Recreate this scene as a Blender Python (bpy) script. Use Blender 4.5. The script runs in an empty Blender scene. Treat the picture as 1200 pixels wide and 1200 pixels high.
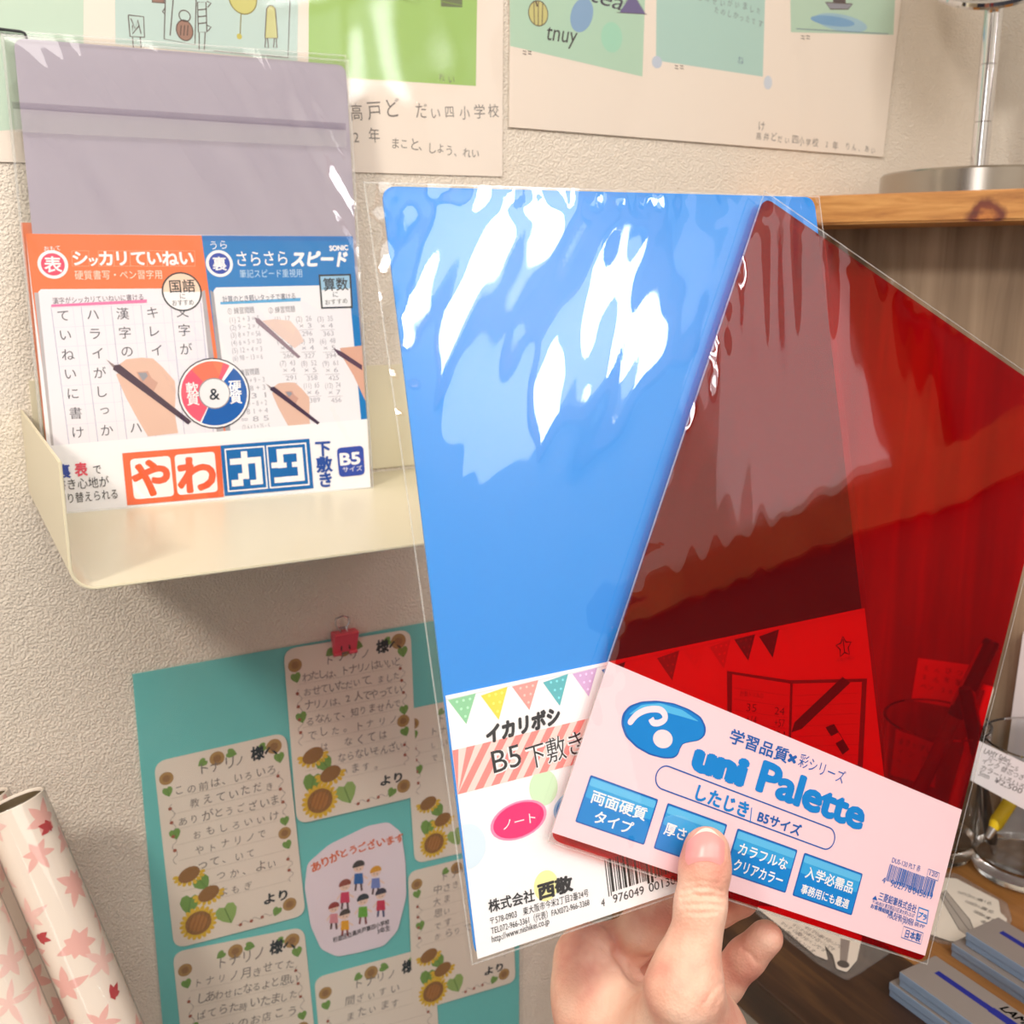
import bpy, bmesh, math, random
import numpy as np
from mathutils import Vector, Matrix, noise as mnoise

random.seed(7)
SC = bpy.context.scene
COL = SC.collection

# ------------------------------------------------------------------ camera
ZC = 1.21                                   # lens height above the floor
PITCH, YAW, FPX = math.radians(12.9), math.radians(29.0), 1220.0
cam_d = bpy.data.cameras.new('camera')
cam = bpy.data.objects.new('camera', cam_d)
COL.objects.link(cam)
cam.location = (0, 0, ZC)
cam.rotation_euler = (math.pi / 2 - PITCH, 0, -YAW)
cam_d.sensor_width = 36.0
cam_d.lens = 36.0 * FPX / 1200.0
cam_d.clip_start = 0.01
cam_d.dof.use_dof = True
cam_d.dof.focus_distance = 0.40
cam_d.dof.aperture_fstop = 24.0
SC.camera = cam

# ------------------------------------------------------------------ world, lights, exposure
w = bpy.data.worlds.new('room_air'); SC.world = w
w.use_nodes = True
w.node_tree.nodes['Background'].inputs[0].default_value = (1.0, 0.93, 0.85, 1)
w.node_tree.nodes['Background'].inputs[1].default_value = 0.4
SC.view_settings.view_transform = 'Standard'
SC.view_settings.look = 'None'
SC.view_settings.gamma = 1.0
SC.view_settings.exposure = 0.07
SC.cycles.transparent_max_bounces = 40


def area(name, loc, target, sx, sy, radiance, color=(1, 1, 1), shape='RECTANGLE'):
    d = bpy.data.lights.new(name, 'AREA')
    d.shape = shape; d.size = sx; d.size_y = sy
    a = sx * sy * (math.pi / 4 if shape in ('DISK', 'ELLIPSE') else 1)
    d.energy = radiance * a * math.pi
    d.color = color
    o = bpy.data.objects.new(name, d); COL.objects.link(o)
    o.location = loc
    v = Vector(target) - Vector(loc)
    o.rotation_euler = v.to_track_quat('-Z', 'Y').to_euler()
    return o


LAMP = (-0.63, -0.105, ZC + 0.62)
area('ceiling_lamp_light', LAMP, (0.15, 0.6, ZC - 0.15), 0.17, 0.17, 116, (1.0, 0.915, 0.815), 'DISK')
area('ceiling_panel_light', (-0.1, -1.2, 2.52), (-0.1, -1.2, 0), 1.6, 1.4, 5.4, (1.0, 0.95, 0.90))  # added soft overhead fill, not a known fitting of the room
area('window_light_curtained', (0.857, -0.98, ZC + 0.66), (-1, -0.98, ZC + 0.66), 0.75, 0.60, 3.0, (0.92, 0.94, 1.0))  # added dim panel that gives the blue film its soft reflected veil
area('window_light_tall', (0.845, -1.10, ZC + 0.72), (-1, -1.10, ZC + 0.72), 0.58, 0.16, 16, (0.96, 0.98, 1.0))
area('window_light_low', (0.845, -0.61, ZC + 0.42), (-1, -0.61, ZC + 0.42), 0.14, 0.17, 16, (0.96, 0.98, 1.0))
area('window_light_low', (0.845, -0.90, ZC + 0.40), (-1, -0.90, ZC + 0.40), 0.17, 0.13, 16, (0.96, 0.98, 1.0))
area('window_light_behind', (-1.885, -1.48, 1.52), (0, -1.48, 1.52), 0.55, 0.75, 5, (0.98, 0.98, 1.0))  # added bright panel, mirrored in the steel base and filling from the front
area('window_light_dim', (0.857, -0.37, ZC + 0.24), (-1, -0.37, ZC + 0.24), 0.32, 0.38, 0.8, (0.97, 0.92, 1.0))

# ------------------------------------------------------------------ pixel measurements -> points on real planes
F_ = np.array([math.sin(YAW) * math.cos(PITCH), math.cos(YAW) * math.cos(PITCH), -math.sin(PITCH)])
R_ = np.array([math.cos(YAW), -math.sin(YAW), 0.0])
U_ = np.cross(R_, F_)
EYE = np.array([0, 0, ZC])


def ray(x, y): return F_ + (x - 600) / FPX * R_ - (y - 600) / FPX * U_
def at_depth(x, y, d): return EYE + ray(x, y) * d
def at_y(x, y, Y): r = ray(x, y); return EYE + r * (Y / r[1])
def at_z(x, y, Z): r = ray(x, y); return EYE + r * ((Z - ZC) / r[2])


class Frame:
    """a plane in the room: origin, x axis, y axis, normal towards the viewer"""
    def __init__(s, O, X, Y):
        s.O = np.array(O, float); X = np.array(X, float); s.X = X / np.linalg.norm(X)
        Y = np.array(Y, float); Y = Y - s.X * (Y @ s.X); s.Y = Y / np.linalg.norm(Y)
        s.N = np.cross(s.X, s.Y)
    def P(s, x, y):
        r = ray(x, y); t = ((s.O - EYE) @ s.N) / (r @ s.N); p = EYE + r * t - s.O
        return (float(p @ s.X), float(p @ s.Y))
    def off(s, d): return Frame(s.O + s.N * d, s.X, s.Y)
    def mat(s):
        M = Matrix.Identity(4)
        for i in range(3):
            M[i][0] = s.X[i]; M[i][1] = s.Y[i]; M[i][2] = s.N[i]; M[i][3] = s.O[i]
        return M
    def world(s, u, v, n=0): return s.O + s.X * u + s.Y * v + s.N * n


# ------------------------------------------------------------------ materials
def lin(c):
    def f(v):
        v = v / 255.0
        return v / 12.92 if v <= 0.04045 else ((v + 0.055) / 1.055) ** 2.4
    return (f(c[0]), f(c[1]), f(c[2]), 1)


MATS = {}
def M(c, rough=0.55, metal=0.0, spec=0.4, name=None):
    k = (tuple(c), rough, metal, spec)
    if k not in MATS:
        m = bpy.data.materials.new(name or 'paint'); m.use_nodes = True
        b = m.node_tree.nodes['Principled BSDF']
        b.inputs['Base Color'].default_value = lin(c)
        b.inputs['Roughness'].default_value = rough
        b.inputs['Metallic'].default_value = metal
        b.inputs['Specular IOR Level'].default_value = spec
        MATS[k] = m
    return MATS[k]


def new_mat(name):
    m = bpy.data.materials.new(name); m.use_nodes = True
    nt = m.node_tree
    return m, nt, nt.nodes['Principled BSDF'], nt.nodes['Material Output']


def N(nt, t, **kw):
    n = nt.nodes.new(t)
    for k, v in kw.items():
        if k.startswith('i_'):
            n.inputs[k[2:].replace('_', ' ')].default_value = v
        else:
            setattr(n, k, v)
    return n


def ramp(nt, stops):
    r = nt.nodes.new('ShaderNodeValToRGB')
    e = r.color_ramp.elements
    while len(e) < len(stops): e.new(0.5)
    for el, (p, c) in zip(e, stops):
        el.position = p; el.color = lin(c) if len(c) == 3 else c
    return r


def wallpaper(name, col):
    m, nt, b, out = new_mat(name)
    tc = N(nt, 'ShaderNodeTexCoord')
    n1 = N(nt, 'ShaderNodeTexNoise', i_Scale=680.0, i_Detail=2.0, i_Roughness=0.5, i_Distortion=0.25)
    n2 = N(nt, 'ShaderNodeTexNoise', i_Scale=140.0, i_Detail=1.0)
    nt.links.new(tc.outputs['Object'], n1.inputs['Vector']); nt.links.new(tc.outputs['Object'], n2.inputs['Vector'])
    mx = N(nt, 'ShaderNodeMath', operation='ADD')
    r = ramp(nt, [(0.38, (0, 0, 0)), (0.62, (255, 255, 255))])
    nt.links.new(n1.outputs[0], r.inputs[0])
    nt.links.new(r.outputs[0], mx.inputs[0]); nt.links.new(n2.outputs[0], mx.inputs[1])
    bp = N(nt, 'ShaderNodeBump', i_Strength=0.7, i_Distance=0.0009)
    nt.links.new(mx.outputs[0], bp.inputs['Height']); nt.links.new(bp.outputs[0], b.inputs['Normal'])
    b.inputs['Base Color'].default_value = lin(col)
    b.inputs['Roughness'].default_value = 0.8
    b.inputs['Specular IOR Level'].default_value = 0.15
    return m


def wood(name, c1, c2, c3, scale=(1, 1, 1), grain=40.0, rough=0.5, knots=False, knot_at=None):
    m, nt, b, out = new_mat(name)
    tc = N(nt, 'ShaderNodeTexCoord'); mp = N(nt, 'ShaderNodeMapping')
    mp.inputs['Scale'].default_value = scale
    nt.links.new(tc.outputs['Object'], mp.inputs[0])
    n1 = N(nt, 'ShaderNodeTexNoise', i_Scale=grain, i_Detail=5.0, i_Roughness=0.6, i_Distortion=0.4)
    nt.links.new(mp.outputs[0], n1.inputs['Vector'])
    r = ramp(nt, [(0.30, c1), (0.5, c2), (0.68, c3)])
    nt.links.new(n1.outputs[0], r.inputs[0])
    src = r.outputs[0]
    if knots:
        v = N(nt, 'ShaderNodeTexVoronoi', i_Scale=7.5)
        nt.links.new(tc.outputs['Object'], v.inputs['Vector'])
        k = ramp(nt, [(0.0, (95, 45, 15)), (0.06, (140, 75, 30)), (0.10, (95, 50, 20)), (0.16, (255, 255, 255))])
        nt.links.new(v.outputs['Distance'], k.inputs[0])
        mu = N(nt, 'ShaderNodeMix', data_type='RGBA', blend_type='MULTIPLY'); mu.inputs[0].default_value = 1
        nt.links.new(src, mu.inputs[6]); nt.links.new(k.outputs[0], mu.inputs[7]); src = mu.outputs[2]
    if knot_at is not None:
        sb = N(nt, 'ShaderNodeVectorMath', operation='SUBTRACT'); sb.inputs[1].default_value = tuple(knot_at)
        nz = N(nt, 'ShaderNodeTexNoise', i_Scale=120.0); ad = N(nt, 'ShaderNodeVectorMath', operation='MULTIPLY_ADD'); ad.inputs[1].default_value = (.006, .006, .006)
        ln = N(nt, 'ShaderNodeVectorMath', operation='LENGTH'); mm = N(nt, 'ShaderNodeMath', operation='MULTIPLY'); mm.inputs[1].default_value = 40.0
        nt.links.new(tc.outputs['Object'], nz.inputs[0]); nt.links.new(tc.outputs['Object'], sb.inputs[0])
        nt.links.new(nz.outputs['Color'], ad.inputs[0]); nt.links.new(sb.outputs[0], ad.inputs[2]); nt.links.new(ad.outputs[0], ln.inputs[0]); nt.links.new(ln.outputs[1], mm.inputs[0])
        kr = ramp(nt, [(0.0, (110, 60, 40)), (0.22, (190, 130, 90)), (0.34, (255, 230, 200)), (0.44, (150, 90, 60)), (0.52, (140, 80, 56)), (0.66, (255, 255, 255))])
        nt.links.new(mm.outputs[0], kr.inputs[0])
        mu = N(nt, 'ShaderNodeMix', data_type='RGBA', blend_type='MULTIPLY'); mu.inputs[0].default_value = 1
        nt.links.new(src, mu.inputs[6]); nt.links.new(kr.outputs[0], mu.inputs[7]); src = mu.outputs[2]
    nt.links.new(src, b.inputs['Base Color'])
    b.inputs['Roughness'].default_value = rough
    return m


def schlick(nt, f0=0.04, gain=1.0):
    lw = N(nt, 'ShaderNodeLayerWeight'); lw.inputs['Blend'].default_value = 0.5
    p5 = N(nt, 'ShaderNodeMath', operation='POWER'); p5.inputs[1].default_value = 5.0
    nt.links.new(lw.outputs['Facing'], p5.inputs[0])
    ma = N(nt, 'ShaderNodeMath', operation='MULTIPLY_ADD', use_clamp=True)
    ma.inputs[1].default_value = (1 - f0) * min(gain, 1.0); ma.inputs[2].default_value = f0 * gain
    nt.links.new(p5.outputs[0], ma.inputs[0])
    return ma


def film(name, tint=(0.97, 0.97, 0.965), refl=1.0, haze=0.0, hazecol=(235, 235, 235), rough=0.02, bump=0.0, bscale=60.0, ior=1.5):
    """thin clear plastic: passes light straight through, mirrors by Fresnel, optional white haze"""
    m = bpy.data.materials.new(name); m.use_nodes = True; nt = m.node_tree
    nt.nodes.clear(); out = N(nt, 'ShaderNodeOutputMaterial')
    tr = N(nt, 'ShaderNodeBsdfTransparent'); tr.inputs[0].default_value = (*tint, 1)
    gl = N(nt, 'ShaderNodeBsdfGlossy'); gl.inputs['Roughness'].default_value = rough
    mul = schlick(nt, 0.04, refl)
    if bump > 0:
        tc = N(nt, 'ShaderNodeTexCoord'); nz = N(nt, 'ShaderNodeTexNoise', i_Scale=bscale, i_Detail=2.0)
        bp = N(nt, 'ShaderNodeBump', i_Strength=bump, i_Distance=0.002)
        nt.links.new(tc.outputs['Object'], nz.inputs['Vector']); nt.links.new(nz.outputs[0], bp.inputs['Height'])
        nt.links.new(bp.outputs[0], gl.inputs['Normal'])
    base = tr.outputs[0]
    if haze > 0:
        df = N(nt, 'ShaderNodeBsdfDiffuse'); df.inputs[0].default_value = lin(hazecol)
        tl = N(nt, 'ShaderNodeBsdfTranslucent'); tl.inputs[0].default_value = lin(hazecol)
        ad = N(nt, 'ShaderNodeMixShader'); ad.inputs[0].default_value = 0.2
        nt.links.new(df.outputs[0], ad.inputs[1]); nt.links.new(tl.outputs[0], ad.inputs[2])
        mh = N(nt, 'ShaderNodeMixShader'); mh.inputs[0].default_value = haze
        nt.links.new(base, mh.inputs[1]); nt.links.new(ad.outputs[0], mh.inputs[2]); base = mh.outputs[0]
    mx = N(nt, 'ShaderNodeMixShader')
    nt.links.new(mul.outputs[0], mx.inputs[0]); nt.links.new(base, mx.inputs[1]); nt.links.new(gl.outputs[0], mx.inputs[2])
    nt.links.new(mx.outputs[0], out.inputs[0])
    return m


# ------------------------------------------------------------------ object helpers
def link(name, me, mats, parent=None, mw=None, smooth=False):
    o = bpy.data.objects.new(name, me); COL.objects.link(o)
    for m in (mats if isinstance(mats, (list, tuple)) else [mats]): me.materials.append(m)
    if mw is not None: o.matrix_world = mw
    if parent is not None:
        o.parent = parent
        o.matrix_parent_inverse = Matrix.Identity(4)
    if smooth:
        for p in me.polygons: p.use_smooth = True
    return o


def tag(o, label=None, cat=None, group=None, kind=None):
    if label: o['label'] = label
    if cat: o['category'] = cat
    if group: o['group'] = group
    if kind: o['kind'] = kind
    return o


def empty(name, mw=None):
    o = bpy.data.objects.new(name, None); COL.objects.link(o)
    o.empty_display_size = 0.02
    if mw is not None: o.matrix_world = mw
    return o


def mesh_from(verts, faces, idx=None):
    me = bpy.data.meshes.new('m'); me.from_pydata([tuple(map(float, v)) for v in verts], [], faces); me.update()
    if idx is not None:
        me.polygons.foreach_set('material_index', idx)
    return me


def fix_normals(me):
    bm = bmesh.new(); bm.from_mesh(me); bmesh.ops.recalc_face_normals(bm, faces=bm.faces[:]); bm.to_mesh(me); bm.free()
    return me


def prism(poly, z0, z1):
    """closed slab from a 2D outline"""
    n = len(poly)
    vs = [(x, y, z1) for x, y in poly] + [(x, y, z0) for x, y in poly]
    fs = [list(range(n)), list(range(2 * n - 1, n - 1, -1))]
    for i in range(n):
        j = (i + 1) % n
        fs.append([i, n + i, n + j, j])
    return fix_normals(mesh_from(vs, fs))


def box(x0, x1, y0, y1, z0, z1, bev=0.0):
    bm = bmesh.new(); bmesh.ops.create_cube(bm, size=1)
    for v in bm.verts:
        v.co = ((x0 + x1) / 2 + v.co.x * (x1 - x0), (y0 + y1) / 2 + v.co.y * (y1 - y0), (z0 + z1) / 2 + v.co.z * (z1 - z0))
    if bev: bmesh.ops.bevel(bm, geom=bm.edges[:], offset=bev, segments=2, affect='EDGES', profile=0.6)
    me = bpy.data.meshes.new('b'); bm.to_mesh(me); bm.free(); return me


def lathe(prof, seg=48, smooth=True):
    """profile of (radius, z)"""
    vs, fs = [], []
    n = len(prof)
    for i in range(seg):
        a = 2 * math.pi * i / seg
        for r, z in prof: vs.append((r * math.cos(a), r * math.sin(a), z))
    for i in range(seg):
        j = (i + 1) % seg
        for k in range(n - 1):
            fs.append([i * n + k, j * n + k, j * n + k + 1, i * n + k + 1])
    me = mesh_from(vs, fs)
    bm = bmesh.new(); bm.from_mesh(me); bmesh.ops.remove_doubles(bm, verts=bm.verts[:], dist=1e-6)
    bmesh.ops.recalc_face_normals(bm, faces=bm.faces[:]); bm.to_mesh(me); bm.free()
    if smooth:
        me.polygons.foreach_set('use_smooth', [True] * len(me.polygons))
        me.set_sharp_from_angle(angle=math.radians(38))
    return me


def tube(pts, rad, seg=10, closed=False, cap=True):
    pts = [Vector(p) for p in pts]; n = len(pts)
    rads = rad if isinstance(rad, (list, tuple)) else [rad] * n
    vs, fs = [], []
    prev = None
    for i, p in enumerate(pts):
        t = (pts[(i + 1) % n] - pts[i - 1]) if closed else (pts[min(i + 1, n - 1)] - pts[max(i - 1, 0)])
        t.normalize()
        if prev is None:
            a = t.orthogonal().normalized()
        else:
            a = (prev - t * prev.dot(t)).normalized()
        prev = a; b = t.cross(a)
        for k in range(seg):
            th = 2 * math.pi * k / seg
            vs.append(p + (a * math.cos(th) + b * math.sin(th)) * rads[i])
    for i in range(n if closed else n - 1):
        j = (i + 1) % n
        for k in range(seg):
            l = (k + 1) % seg
            fs.append([i * seg + k, i * seg + l, j * seg + l, j * seg + k])
    if cap and not closed:
        fs.append(list(range(seg))[::-1]); fs.append([(n - 1) * seg + k for k in range(seg)])
    me = fix_normals(mesh_from(vs, fs))
    me.polygons.foreach_set('use_smooth', [len(p.vertices) == 4 for p in me.polygons])
    return me


def round_poly(c, r, seg=6):
    """round the corners of a convex outline"""
    out = []; n = len(c)
    rr = r if isinstance(r, (list, tuple)) else [r] * n
    for i in range(n):
        p0 = Vector(c[i - 1]).to_2d(); p = Vector(c[i]).to_2d(); p1 = Vector(c[(i + 1) % n]).to_2d()
        a = p + (p0 - p).normalized() * rr[i]; b = p + (p1 - p).normalized() * rr[i]
        if rr[i] <= 0: out.append(tuple(p)); continue
        for k in range(seg + 1):
            t = k / seg
            q = a * (1 - t) ** 2 + p * 2 * t * (1 - t) + b * t * t
            out.append((q.x, q.y))
    return out


# ------------------------------------------------------------------ printing: flat lettering and shapes that lie on a card
_tc = bpy.data.curves.new('lettering', 'FONT'); _to = bpy.data.objects.new('lettering', _tc); COL.objects.link(_to)
_tc.resolution_u = 3
GLY = {}
def glyphs(s, bold=0.0, shear=0.0, space=1.0):
    # weight: the same outline laid down several times around a small circle
    vs, fs = _glyphs(s, shear, space)
    if bold < 0.004 or len(vs) == 0: return vs, fs
    k = 6 if bold < 0.03 else 10
    V = [vs]; Fs = list(fs); n = len(vs)
    for i in range(k):
        a = 2 * math.pi * i / k + .3
        V.append(vs + np.array([math.cos(a), math.sin(a)]) * bold)
        Fs += [tuple(x + n * (i + 1) for x in f) for f in fs]
    if bold > .05:
        for i in range(6):
            a = 2 * math.pi * i / 6
            V.append(vs + np.array([math.cos(a), math.sin(a)]) * bold * .5)
            Fs += [tuple(x + n * (k + 1 + i) for x in f) for f in fs]
    return np.concatenate(V), Fs


def _glyphs(s, shear=0.0, space=1.0):
    k = (s, shear, space)
    if k not in GLY:
        _tc.body = s; _tc.shear = shear; _tc.space_character = space
        dg = bpy.context.evaluated_depsgraph_get(); dg.update()
        ev = _to.evaluated_get(dg); me = ev.to_mesh()
        vs = np.array([v.co[:2] for v in me.vertices], float).reshape(-1, 2)
        fs = [tuple(p.vertices) for p in me.polygons]
        ev.to_mesh_clear()
        GLY[k] = (vs, fs)
    return GLY[k]


class Card:
    """one sheet: a thin slab plus its printing, one mesh; coordinates are metres on its own plane (or px via q)"""
    def __init__(s, frame): s.f = frame; s.v = []; s.fc = []; s.mi = []; s.m = []; s.top = 0.0; s.n = 0
    def q(s, *pts): return [s.f.P(*p) for p in pts] if len(pts) > 1 else s.f.P(*pts[0])
    def mid(s, mat):
        if not isinstance(mat, bpy.types.Material): mat = M(mat)
        if mat not in s.m: s.m.append(mat)
        return s.m.index(mat)
    def add(s, vs2, fs, mat, z):
        o = len(s.v); i = s.mid(mat)
        n = getattr(s, 'rep', 0) or len(vs2)
        s.v += [(a, b, z + 1.5e-6 * (q // n)) for q, (a, b) in enumerate(vs2)]
        s.fc += [[o + k for k in f] for f in fs]; s.mi += [i] * len(fs)
    def z(s, layer): return s.top + 0.00004 * (layer + 1)
    def slab(s, poly, th, mat, z0=0.0):
        o = len(s.v); n = len(poly); i = s.mid(mat)
        area2 = sum(poly[k][0] * poly[(k + 1) % n][1] - poly[(k + 1) % n][0] * poly[k][1] for k in range(n))
        if area2 < 0: poly = poly[::-1]
        s.v += [(a, b, z0 + th) for a, b in poly] + [(a, b, z0) for a, b in poly]
        s.fc += [[o + k for k in range(n)], [o + 2 * n - 1 - k for k in range(n)]]
        for k in range(n):
            j = (k + 1) % n; s.fc.append([o + k, o + n + k, o + n + j, o + j])
        s.mi += [i] * (n + 2); s.top = z0 + th
    def poly(s, pts, mat, layer=0):
        n = len(pts)
        a = sum(pts[k][0] * pts[(k + 1) % n][1] - pts[(k + 1) % n][0] * pts[k][1] for k in range(n))
        if a < 0: pts = pts[::-1]
        s.n += 1; s.add(pts, [list(range(n))], mat, s.z(layer) + 1e-6 * (s.n % 24))
    def ppoly(s, px, mat, layer=0, rnd=0): 
        p = [s.f.P(*a) for a in px]
        s.poly(round_poly(p, rnd) if rnd else p, mat, layer)
    def ell(s, c, rx, ry, mat, layer=0, rot=0, seg=28, a0=0, a1=2 * math.pi):
        pts = []
        for k in range(seg):
            t = a0 + (a1 - a0) * k / seg; x, y = rx * math.cos(t), ry * math.sin(t)
            pts.append((c[0] + x * math.cos(rot) - y * math.sin(rot), c[1] + x * math.sin(rot) + y * math.cos(rot)))
        s.poly(pts, mat, layer)
    def line(s, pts, wd, mat, layer=0, closed=False):
        pts = [Vector(p) for p in pts]; n = len(pts); L = []; Rr = []
        for i, p in enumerate(pts):
            a = pts[i - 1] if (i > 0 or closed) else p; b = pts[(i + 1) % n] if (i < n - 1 or closed) else p
            t = b - a
            if t.length < 1e-9: t = Vector((1, 0))
            t.normalize(); nn = Vector((-t.y, t.x)) * wd / 2
            L.append(tuple(p + nn)); Rr.append(tuple(p - nn))
        fs = [[i, n + i, n + (i + 1) % n, (i + 1) % n] for i in range(n if closed else n - 1)]
        s.add(L + Rr, fs, mat, s.z(layer))
    def pline(s, px, wd, mat, layer=0, closed=False): s.line([s.f.P(*a) for a in px], wd, mat, layer, closed)
    def rect_line(s, px, wd, mat, layer=0): s.pline(px, wd, mat, layer, True)
    def text(s, body, a, b, mat, h=None, bold=0.0, shear=0.0, layer=1, tilt=None, space=1.0, hand=0.0):
        """fit body from a to b (px, baseline); h = letter height in px to fix the height separately; hand = wobble"""
        A = Vector(s.f.P(*a)); B = Vector(s.f.P(*b)); d = B - A
        if hand:
            n = len(body); step = d / n; em = step.length / 1.0
            if h: em = (Vector(s.f.P(a[0], a[1] - h)) - A).length * 1.1
            for k, ch in enumerate(body):
                if ch.strip() == '': continue
                vs, fs = glyphs(ch, bold)
                if len(vs) == 0: continue
                sc = em * random.uniform(0.8, 1.1); an = math.atan2(d.y, d.x) + random.uniform(-hand, hand)
                p = A + step * (k + 0.1) + Vector((0, em * random.uniform(-0.08, 0.08)))
                v0 = vs * sc * np.array([random.uniform(0.8, 1.0), 1.0])
                ca, sa = math.cos(an), math.sin(an)
                vv = np.stack([p.x + v0[:, 0] * ca - v0[:, 1] * sa, p.y + v0[:, 0] * sa + v0[:, 1] * ca], 1)
                s.add([tuple(x) for x in vv], fs, mat, s.z(layer + k % 2))
            return
        vs, fs = glyphs(body, bold, shear, space)
        if len(vs) == 0: return
        x0, x1 = vs[:, 0].min(), vs[:, 0].max()
        sx = d.length / (x1 - x0); sy = sx
        if h:
            hh = (Vector(s.f.P(a[0], a[1] - h)) - A).length; sy = hh / vs[:, 1].max()
        an = math.atan2(d.y, d.x) if tilt is None else tilt
        ca, sa = math.cos(an), math.sin(an)
        X = (vs[:, 0] - x0) * sx; Y = vs[:, 1] * sy
        vv = np.stack([A.x + X * ca - Y * sa, A.y + X * sa + Y * ca], 1)
        s.rep = len(_glyphs(body, shear, space)[0]); s.add([tuple(x) for x in vv], fs, mat, s.z(layer)); s.rep = 0
    def char(s, ch, c, size, mat, bold=0.0, layer=1, rot=0.0):
        """one character centred on px c, size in px"""
        P = s.f.P(*c); e = (Vector(s.f.P(c[0], c[1] - size)) - Vector(P)).length
        vs, fs = glyphs(ch, bold)
        v = (vs - (vs.min(0) + vs.max(0)) / 2) * e
        ca, sa = math.cos(rot), math.sin(rot)
        s.rep = len(_glyphs(ch)[0]); s.add([(P[0] + x * ca - y * sa, P[1] + x * sa + y * ca) for x, y in v], fs, mat, s.z(layer)); s.rep = 0
    def build(s, name, parent=None, world=True):
        me = bpy.data.meshes.new(name); me.from_pydata([tuple(map(float, v)) for v in s.v], [], s.fc); me.update()
        me.polygons.foreach_set('material_index', s.mi)
        o = link(name, me, s.m)
        if parent is None: o.matrix_world = s.f.mat()
        else:
            o.parent = parent; o.matrix_parent_inverse = Matrix.Identity(4)
            o.matrix_basis = parent.matrix_world.inverted() @ s.f.mat()
        return o


def child(name, me, mats, parent, mw=None, smooth=False):
    """me is in world space (mw None) or in the space of mw"""
    o = link(name, me, mats, smooth=smooth)
    o.parent = parent; o.matrix_parent_inverse = Matrix.Identity(4)
    o.matrix_basis = parent.matrix_world.inverted() @ (mw if mw is not None else Matrix.Identity(4))
    return o


def film_grid(corners, nu, nv, hfun):
    """wavy sheet over a quad given as TL,TR,BR,BL in local metres"""
    TL, TR, BR, BL = [Vector(c) for c in corners]
    vs = []; fs = []
    for j in range(nv + 1):
        t = j / nv
        a = TL.lerp(BL, t); b = TR.lerp(BR, t)
        for i in range(nu + 1):
            p = a.lerp(b, i / nu); vs.append((p.x, p.y, hfun(p.x, p.y, i / nu, t)))
    for j in range(nv):
        for i in range(nu):
            k = j * (nu + 1) + i
            fs.append([k, k + nu + 1, k + nu + 2, k + 1])
    return vs, fs


def edge_strip(corners, wd, z):
    vs = []; fs = []
    c = [Vector(x) for x in corners]; ctr = sum(c, Vector((0, 0))) / 4
    for i in range(4):
        a, b = c[i], c[(i + 1) % 4]; d = (b - a).normalized(); n = Vector((-d.y, d.x))
        if (ctr - a).dot(n) < 0: n = -n
        o = len(vs)
        for p in (a, b, b + n * wd, a + n * wd): vs.append((p.x, p.y, z))
        f = [o, o + 1, o + 2, o + 3]
        fs.append(f)
    return vs, fs


# ================================================================== SETTING
WY = 0.66                                    # the papered wall
WX = 0.862                                   # the wall on the right
MW = wallpaper('embossed_wallpaper', (236, 226, 212))
MWR = wallpaper('embossed_wallpaper_grey', (232, 226, 216))
MCEIL = M((240, 236, 228), 0.9)
tag(link('wall_back', box(-1.9, WX + 0.1, WY, WY + 0.1, 0, 2.55), MW), kind='structure')
tag(link('wall_right', box(WX, WX + 0.1, -2.6, WY, 0, 2.55), MWR), kind='structure')
tag(link('wall_left', box(-2.0, -1.9, -2.6, WY, 0, 2.55), MWR), kind='structure')
tag(link('wall_front', box(-2.0, WX + 0.1, -2.7, -2.6, 0, 2.55), MWR), kind='structure')
tag(link('ceiling', box(-2.0, WX + 0.1, -2.7, WY + 0.1, 2.55, 2.62), MCEIL), kind='structure')
tag(link('floor', box(-2.0, WX + 0.1, -2.7, WY + 0.1, -0.05, 0.0), wood('dark_floor_boards', (24, 26, 38), (30, 33, 46), (40, 42, 54), (1, 6, 1), 8, 0.4)), kind='structure')
MFR = wood('window_wood', (150, 88, 40), (176, 108, 52), (196, 128, 68), (6, 1, 1), 6, 0.5)


def window(n, y0, y1, z0, z1):
    f = 0.035
    bm = bmesh.new()
    for a, b, c, d in ((y0 - f, y1 + f, z0 - f, z0), (y0 - f, y1 + f, z1, z1 + f), (y0 - f, y0, z0, z1), (y1, y1 + f, z0, z1)):
        me = box(WX - 0.025, WX, a, b, c, d); bm.from_mesh(me)
    me = bpy.data.meshes.new('wf'); bm.to_mesh(me); bm.free()
    return tag(link('window_%d' % n, me, MFR), kind='structure')


window(1, -1.40, -0.58, ZC + 0.62, ZC + 0.98)
window(2, -1.01, -0.545, ZC + 0.335, ZC + 0.545)
bm = bmesh.new()
for a, b, c_, d in ((-1.80, -1.16, 1.10, 1.145), (-1.80, -1.16, 1.895, 1.94), (-1.80, -1.755, 1.145, 1.895), (-1.205, -1.16, 1.145, 1.895)):
    bm.from_mesh(box(-1.9, -1.87, a, b, c_, d))
me = bpy.data.meshes.new('wf'); bm.to_mesh(me); bm.free()
tag(link('window_3', me, MFR), kind='structure')  # unseen frame added around the light panel behind the camera
tag(link('door_1', box(-1.9, -1.875, -1.05, -.25, 0, 2.0), M((70, 46, 30), .5)), kind='structure')  # unseen dark panel added for the chrome to mirror
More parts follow.
